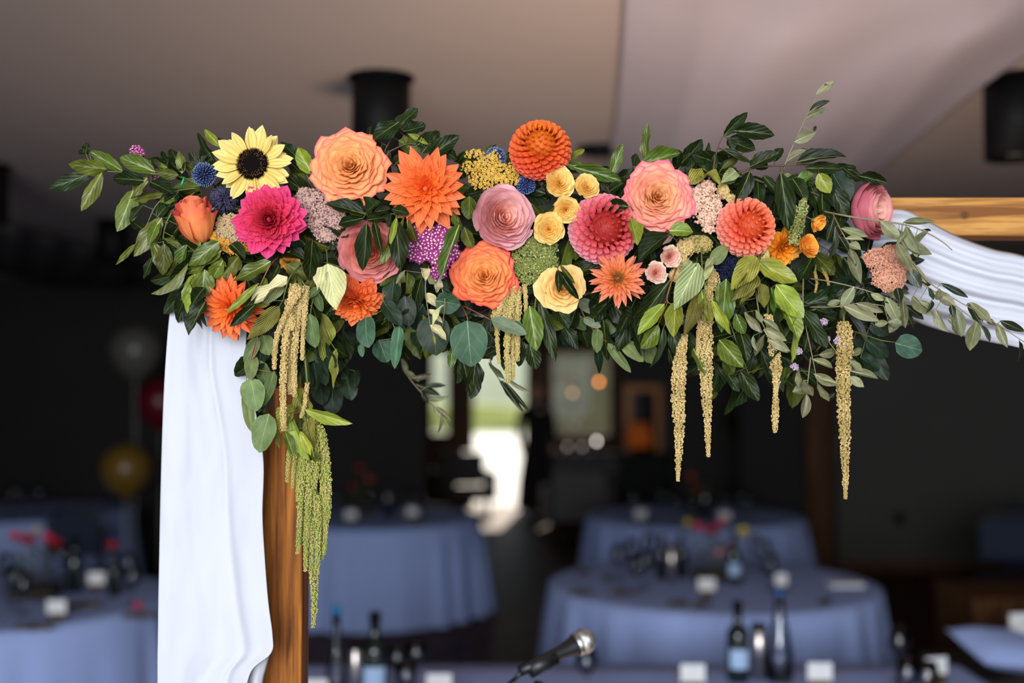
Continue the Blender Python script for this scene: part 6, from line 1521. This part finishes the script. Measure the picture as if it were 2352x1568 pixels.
zax = (a_ - b_).normalized(); xax = zax.cross(Vector((0, 1, 0))).normalized(); yax = zax.cross(xax)
Mm = Matrix((xax, yax, zax)).transposed().to_4x4(); Mm.translation = b_
mic = empty('microphone', Mm, 'black vocal microphone with silver grille tilted up from its clip', 'microphone')
Lm = (a_ - b_).length
MB().lathe([(0, -0.01), (0.0095, -0.01), (0.0105, 0.02), (0.0125, Lm * 0.62), (0.0175, Lm * 0.80), (0.0185, Lm * 0.84), (0, Lm * 0.84)], 24).build('handle', M['mic_body'], mic)
MB().lathe([(0.0187, Lm * 0.83), (0.0215, Lm * 0.85), (0.0225, Lm * 0.90), (0.0205, Lm * 0.91), (0, Lm * 0.91)], 24).build('collar', M['mic_steel'], mic)
rg_ = 0.0235; zc_ = Lm * 0.99
MB().lathe([(rg_ * math.cos(t), zc_ + rg_ * math.sin(t)) for t in [-1.0 + 2.57 * k / 12 for k in range(13)]], 24).build('grille', M['mic_grille'], mic)
MB().lathe([(rg_ * 1.02, zc_ - 0.002), (rg_ * 1.05, zc_), (rg_ * 1.02, zc_ + 0.002)], 24).build('band', M['mic_steel'], mic)
st = empty('microphone_stand', (P(1232, 1568, mz).x, mz - 0.02, 0), 'black microphone stand with clip holding the tilted microphone', 'stand')
sx_ = st.location.x; sy_ = st.location.y
pz = P(1232, 1545, mz)
MB().tube([(0, 0, 0.01), (0, 0, pz.z - 0.06)], 0.0095, 12).build('pole', M['mic_body'], st)
MB().tube([(0, 0, pz.z - 0.09), (0.0, 0, pz.z - 0.03), (0.006, 0, pz.z - 0.012)], [0.016, 0.013, 0.01], 12).build('knuckle', M['mic_body'], st)
c0 = b_ + zax * (Lm * 0.08) - Vector((sx_, sy_, 0)); c1 = b_ + zax * (Lm * 0.5) - Vector((sx_, sy_, 0))
MB().tube([c0 - Vector((0, 0, 0.006)), c1 - Vector((0, 0, 0.004))], 0.0155, 14).build('clip', M['mic_body'], st)
q0 = P(1170, 1568, mz) - Vector((sx_, sy_, 0)); 
MB().tube([b_ - Vector((sx_, sy_, 0)), b_ - Vector((sx_, sy_, 0)) + Vector((-0.02, 0, -0.02)), q0, q0 + Vector((-0.004, 0.0, -0.1)), Vector((-0.02, 0, 0.5)), Vector((-0.05, 0, 0.02))], 0.004, 8).build('cable', M['mic_body'], st)
for k in range(3):
    a = k * 2 * PI / 3 + 0.5
    MB().tube([(0, 0, 0.10), (math.cos(a) * 0.28, math.sin(a) * 0.28, 0.01)], 0.008, 8).build('leg', M['mic_body'], st)

# balloons on strings in the dark corner
def balloon(px, py, Z, r, c, label, nm):
    p = P(px, py, Z); b = empty('balloon', p, label, 'balloon', 'balloons in the dark corner')
    m_ = plain(nm, c, 0.35)
    MB().lathe([(0.0, -r * 1.22), (r * 0.08, -r * 1.18), (r * 0.05, -r * 1.1), (r * 0.45, -r * 0.9), (r * 0.82, -r * 0.5), (r, 0), (r * 0.9, r * 0.5), (r * 0.5, r * 0.88), (0, r * 1.0)], 24).build('skin', m_, b)
    MB().tube([(0, 0, -r * 1.2), (0.01, 0, -r * 1.2 - (p.z - r * 1.2) * 0.5), (0, 0, -p.z + 0.01)], 0.002, 5).build('string', M['card'], b)
balloon(312, 808, 9.0, 0.21, (0.10, 0.095, 0.08, 1), 'pale grey balloon topmost of the three beside the drape', 'balloon_pale')
balloon(370, 925, 9.6, 0.21, (0.12, 0.004, 0.012, 1), 'dark red balloon behind the edge of the white drape', 'balloon_red')
balloon(290, 1078, 8.4, 0.19, (0.16, 0.09, 0.012, 1), 'gold balloon lowest of the three beside the drape', 'balloon_gold')

# the far room: hanging bulbs, framed mirror, lamp, cabinet, person
def bulb(px, py, Z, c, s, label, r=0.022):
    p = P(px, py, Z); b = empty('pendant_bulb', p, label, 'lamp', 'hanging bulbs by the garden doors')
    m_ = plain('bulb_glow', c, 0.4, emit=c, estr=s)
    MB().lathe([(r * math.sin(PI * k / 8), -r * math.cos(PI * k / 8)) for k in range(9)], 14).build('bulb', m_, b)
    MB().tube([(0, 0, r), (0, 0, r + 0.04)], 0.012, 8).build('holder', M['black'], b)
    MB().tube([(0, 0, r + 0.04), (0, 0, CEIL - p.z)], 0.003, 6).build('cord', M['black'], b)
bulb(1376, 877, 13.5, (1.0, 0.30, 0.05, 1), 8, 'amber glowing bulb hanging before the glazed door')
bulb(1315, 902, 14, (0.9, 0.5, 0.2, 1), 2.6, 'dim brownish bulb hanging lower beside the amber one')
bulb(1242, 940, 15.5, (1.0, 0.75, 0.7, 1), 0.1, 'dull unlit bulb close to the dark standing person')
def lamp_ball(px, py, Z, c, s, r, label):
    p = P(px, py, Z); return p
# candle lamps on cabinet
cab = empty('dark_cabinet', (gx(1330, 14.6), 14.8, 0), 'dark low cabinet under the glazed door carrying candle lights', 'cabinet')
hz_ = P(1330, 1045, 14.6).z
MB().box(-0.35, 0.75, -0.25, 0.25, 0.05, hz_).build('body', M['black'], cab, smooth=False, bevel=0.01)
MB().box(-0.33, 0.19, -0.265, -0.252, 0.1, hz_ - 0.05).build('door', M['chair'], cab, smooth=False); MB().box(0.21, 0.73, -0.265, -0.252, 0.1, hz_ - 0.05).build('door', M['chair'], cab, smooth=False)
MB().box(-0.36, 0.76, -0.26, 0.26, hz_, hz_ + 0.02).build('top', M['frame_wood'], cab, smooth=False)
MB().box(-0.33, -0.29, -0.2, -0.16, 0, 0.05).box(0.69, 0.73, -0.2, -0.16, 0, 0.05).box(-0.33, -0.29, 0.16, 0.2, 0, 0.05).box(0.69, 0.73, 0.16, 0.2, 0, 0.05).build('foot', M['black'], cab, smooth=False)
for px, s, hh, lb in ((1370, 3.2, 0.13, 'brightest white candle light on the dark cabinet'), (1303, 0.5, 0.06, 'dim candle light on the dark cabinet nearest the person'), (1337, 0.5, 0.06, 'dim candle light in the middle of the dark cabinet')):
    cnd = empty('candle_light', (gx(px, 14.6), 14.6, hz_ + 0.02), lb, 'lamp')
    MB().lathe([(0, 0), (0.03, 0), (0.035, hh), (0.033, hh), (0.028, 0.004), (0, 0.004)], 14).build('holder', M['glass'], cnd)
    m_ = plain('candle_flame', (1, .85, .75, 1), 0.5, emit=(1, .88, .8, 1), estr=s * 2.2)
    MB().lathe([(0, hh), (0.012, hh + 0.012), (0.018, hh + 0.03), (0.008, hh + 0.052), (0, hh + 0.06)], 10).build('flame', m_, cnd)
    MB().tube([(0, 0, 0.004), (0, 0, hh + 0.004)], 0.012, 8).build('wax', M['card'], cnd)
# gilt framed mirror on the partition wall
zA, zB = P(1480, 1060, 13.9).z, P(1480, 885, 13.9).z
mr_ = empty('gilt_mirror', (gx(1478, 13.92), 13.979, (zA + zB) / 2), 'tall gilt framed mirror near the orange shaded lamp', 'mirror')
h2 = (zB - zA) / 2
gw = plain('gilt_frame', RGB(150, 92, 30), 0.4, 0.3)
MB().box(-0.22, 0.22, -0.02, 0.02, h2 - 0.07, h2).box(-0.22, 0.22, -0.02, 0.02, -h2, -h2 + 0.07).box(-0.22, -0.15, -0.02, 0.02, -h2 + 0.07, h2 - 0.07).box(0.15, 0.22, -0.02, 0.02, -h2 + 0.07, h2 - 0.07).build('frame', gw, mr_, smooth=False)
MB().box(-0.15, 0.15, -0.005, 0.005, -h2 + 0.07, h2 - 0.07).build('mirror_glass', plain('dark_mirror', (0.05, 0.04, 0.035, 1), 0.1, 1.0), mr_, smooth=False)
sd = empty('console_table', (gx(1485, 13.2), 13.2, 0), 'black console table below the gilt mirror', 'table')
zc2 = P(1480, 1040, 13.2).z
MB().box(-0.3, 0.28, -0.2, 0.2, 0.0, zc2 - 0.03).build('body', M['black'], sd, smooth=False, bevel=0.01); MB().box(-0.32, 0.3, -0.21, 0.21, zc2 - 0.03, zc2).build('top', M['black'], sd, smooth=False)
lp = empty('table_lamp', (gx(1468, 13.2), 13.2, zc2), 'small lamp with dull orange shade on the black console', 'lamp')
MB().lathe([(0, 0), (0.05, 0), (0.045, 0.02), (0.015, 0.04), (0.015, 0.08), (0, 0.08)], 16).build('base', M['black'], lp)
MB().lathe([(0.13, 0.07), (0.15, 0.17), (0.10, 0.34), (0.098, 0.34), (0.148, 0.17), (0.128, 0.07)], 20).build('lamp_shade', plain('orange_shade', RGB(190, 90, 20), 0.8, emit=RGB(230, 110, 30), estr=0.08), lp)
# dark plants / coats by the pillar
M['skin'] = plain('skin', RGB(200, 150, 130), 0.6); M['suit'] = plain('black_clothes', (0.006, 0.006, 0.007, 1), 0.9); M['hair'] = plain('dark_hair', (0.02, 0.012, 0.008, 1), 0.8)
def skinbody(name, joints, bones, mat, parent, sub=2):
    me = bpy.data.meshes.new(name); me.from_pydata([j[0] for j in joints], bones, []); me.materials.append(mat)
    o = ob(name, me, parent)
    sm = o.modifiers.new('skin', 'SKIN'); sm.use_smooth_shade = True
    for i, j in enumerate(joints): me.skin_vertices[0].data[i].radius = (j[1], j[2] if len(j) > 2 else j[1])
    me.skin_vertices[0].data[0].use_root = True
    ss = o.modifiers.new('sub', 'SUBSURF'); ss.levels = sub; ss.render_levels = sub
    return o
def person(px, Z, label, scale=1.0, rz=0.0):
    p = empty('person', (gx(px, Z), Z, 0), label, 'person'); p.rotation_euler = (0, 0, rz); p.scale = (scale,) * 3
    J = [((0, 0, 0.95), .15, .11), ((0, 0, 1.15), .14, .10), ((0, 0, 1.38), .17, .11), ((0, 0, 1.50), .06, .06), ((0, -0.01, 1.56), .055, .06),
         ((-.20, 0, 1.42), .065), ((-.25, .02, 1.16), .052), ((-.22, -.06, .94), .040), ((.20, 0, 1.42), .065), ((.25, .02, 1.16), .052), ((.22, -.08, .94), .040),
         ((-.10, 0, .86), .105), ((-.11, 0, .50), .070), ((-.11, .01, .10), .045), ((-.12, -.12, .04), .035), ((.10, 0, .86), .105), ((.12, -.02, .50), .070), ((.13, .02, .10), .045), ((.14, -.11, .04), .035)]
    B = [(0, 1), (1, 2), (2, 3), (3, 4), (2, 5), (5, 6), (6, 7), (2, 8), (8, 9), (9, 10), (0, 11), (11, 12), (12, 13), (13, 14), (0, 15), (15, 16), (16, 17), (17, 18)]
    skinbody('body', J, B, M['suit'], p)
    MB().lathe([(0.16, 1.12), (0.15, 1.0), (0.19, 0.85), (0.24, 0.5), (0.27, 0.12), (0.26, 0.115), (0.0, 0.9)], 24).build('dress', M['suit'], p)
    hd = MB()
    prof = [(0, -0.125), (0.035, -0.118), (0.055, -0.09), (0.068, -0.04), (0.075, 0.02), (0.074, 0.06), (0.055, 0.10), (0.025, 0.122), (0, 0.125)]
    hd.lathe(prof, 20, (0, 0, 1.65))
    for i, v in enumerate(hd.v):
        x, y, z = v; y2 = y * 1.2
        if y < -0.05 and abs(x) < 0.018 and -0.045 < z - 1.65 < 0.015: y2 -= 0.02
        if abs(y) < 0.02 and abs(x) > 0.07 and -0.04 < z - 1.65 < 0.03: x *= 1.15
        hd.v[i] = (x, y2, z)
    h_ = hd.build('head', M['skin'], p)
    hr = MB().lathe([(0.078, 0.0), (0.083, 0.04), (0.078, 0.085), (0.05, 0.122), (0, 0.14)], 18, (0, 0.018, 1.65)).build('hair', M['hair'], p)
    for s in (-1, 1):
        MB().lathe([(0, -.006), (.006, 0), (0, .006)], 8, (s * 0.028, -0.086, 1.66)).build('eye', M['black'], p)
        for k in range(5):
            x = s * (.22 + (k - 2) * .014); y = -.07 if s < 0 else -.09
            L_ = (.05, .07, .075, .07, .055)[k]
            MB().tube([(x, y, .92), (x + s * .002, y - .01, .92 - L_ * .6), (x, y - .002, .92 - L_)], [.009, .008, .006], 6).build('finger', M['skin'], p)
        MB().lathe([(0, .90), (.03, .91), (.034, .94), (.025, .97), (0, .975)], 12, (s * .22, -.07 if s < 0 else -.09, 0)).build('palm', M['skin'], p)
person(1232, 15.6, 'person in a long black dress standing beside the bright garden doorway', 1.02, 0.3)
# dark armchair and low table by the doorway
def armchair(x, y, rz, label):
    t = empty('armchair', (x, y, 0), label, 'armchair'); t.rotation_euler = (0, 0, rz)
    MB().box(-0.3, 0.3, -0.3, 0.3, 0.22, 0.44).build('seat', M['chair'], t, smooth=False, bevel=0.03)
    MB().box(-0.34, 0.34, 0.25, 0.37, 0.22, 0.86).build('backrest', M['chair'], t, smooth=False, bevel=0.04)
    for s in (-1, 1): MB().box(s * 0.36 - 0.06, s * 0.36 + 0.06, -0.3, 0.34, 0.22, 0.62).build('armrest', M['chair'], t, smooth=False, bevel=0.03)
    for sx in (-0.3, 0.3):
        for sy in (-0.25, 0.3): MB().tube([(sx, sy, 0), (sx, sy, 0.24)], 0.02, 8).build('leg', M['chair'], t)
armchair(gx(1066, 15.8), 15.8, 0.2, 'dark armchair in front of the bright garden doorway')
armchair(gx(1330, 13.0), 13.3, PI, 'dark armchair in the gloom before the low cabinet')
plant = empty('tall_dark_plant', (gx(1760, 12.6), 12.6, 0), 'dark potted plant in the gloom beside the brown pillar', 'plant')
MB().lathe([(0, 0), (0.16, 0), (0.2, 0.35), (0.18, 0.35), (0.15, 0.3), (0, 0.3)], 20).build('pot', M['black'], plant)
pr_ = random.Random(5)
for k in range(26):
    a = pr_.uniform(0, 6.28); h = pr_.uniform(0.6, 1.7); r_q = pr_.uniform(0.15, 0.45)
    A = Vector((0, 0, 0.3 + h * 0.5)); B = Vector((math.cos(a) * r_q, math.sin(a) * r_q, 0.3 + h))
    leaf(None, 'b', A + Vector(plant.location), B + Vector(plant.location), 0.10).name = 'leaf'
for o in list(COL.objects):
    if o.parent is None and o.type == 'MESH' and o.name.startswith('leaf'):
        o.parent = plant; o.matrix_basis.translation -= plant.location
MB().tube([(0, 0, 0.3), (0.02, 0, 1.2)], 0.02, 8).build('trunk', M['twig'], plant)
# wall socket on the grey-green wall
sk = empty('wall_fitting', (gx(2060, 10.98), 10.98, P(2060, 1190, 10.98).z), 'small dark round fitting on the grey-green wall', 'fitting')
MB().tube([(0, 0, 0), (0, -0.03, 0)], 0.055, 16).build('plate', M['black'], sk); MB().tube([(0, -0.03, 0), (0, -0.04, 0)], 0.02, 12).build('knob', M['chair'], sk)
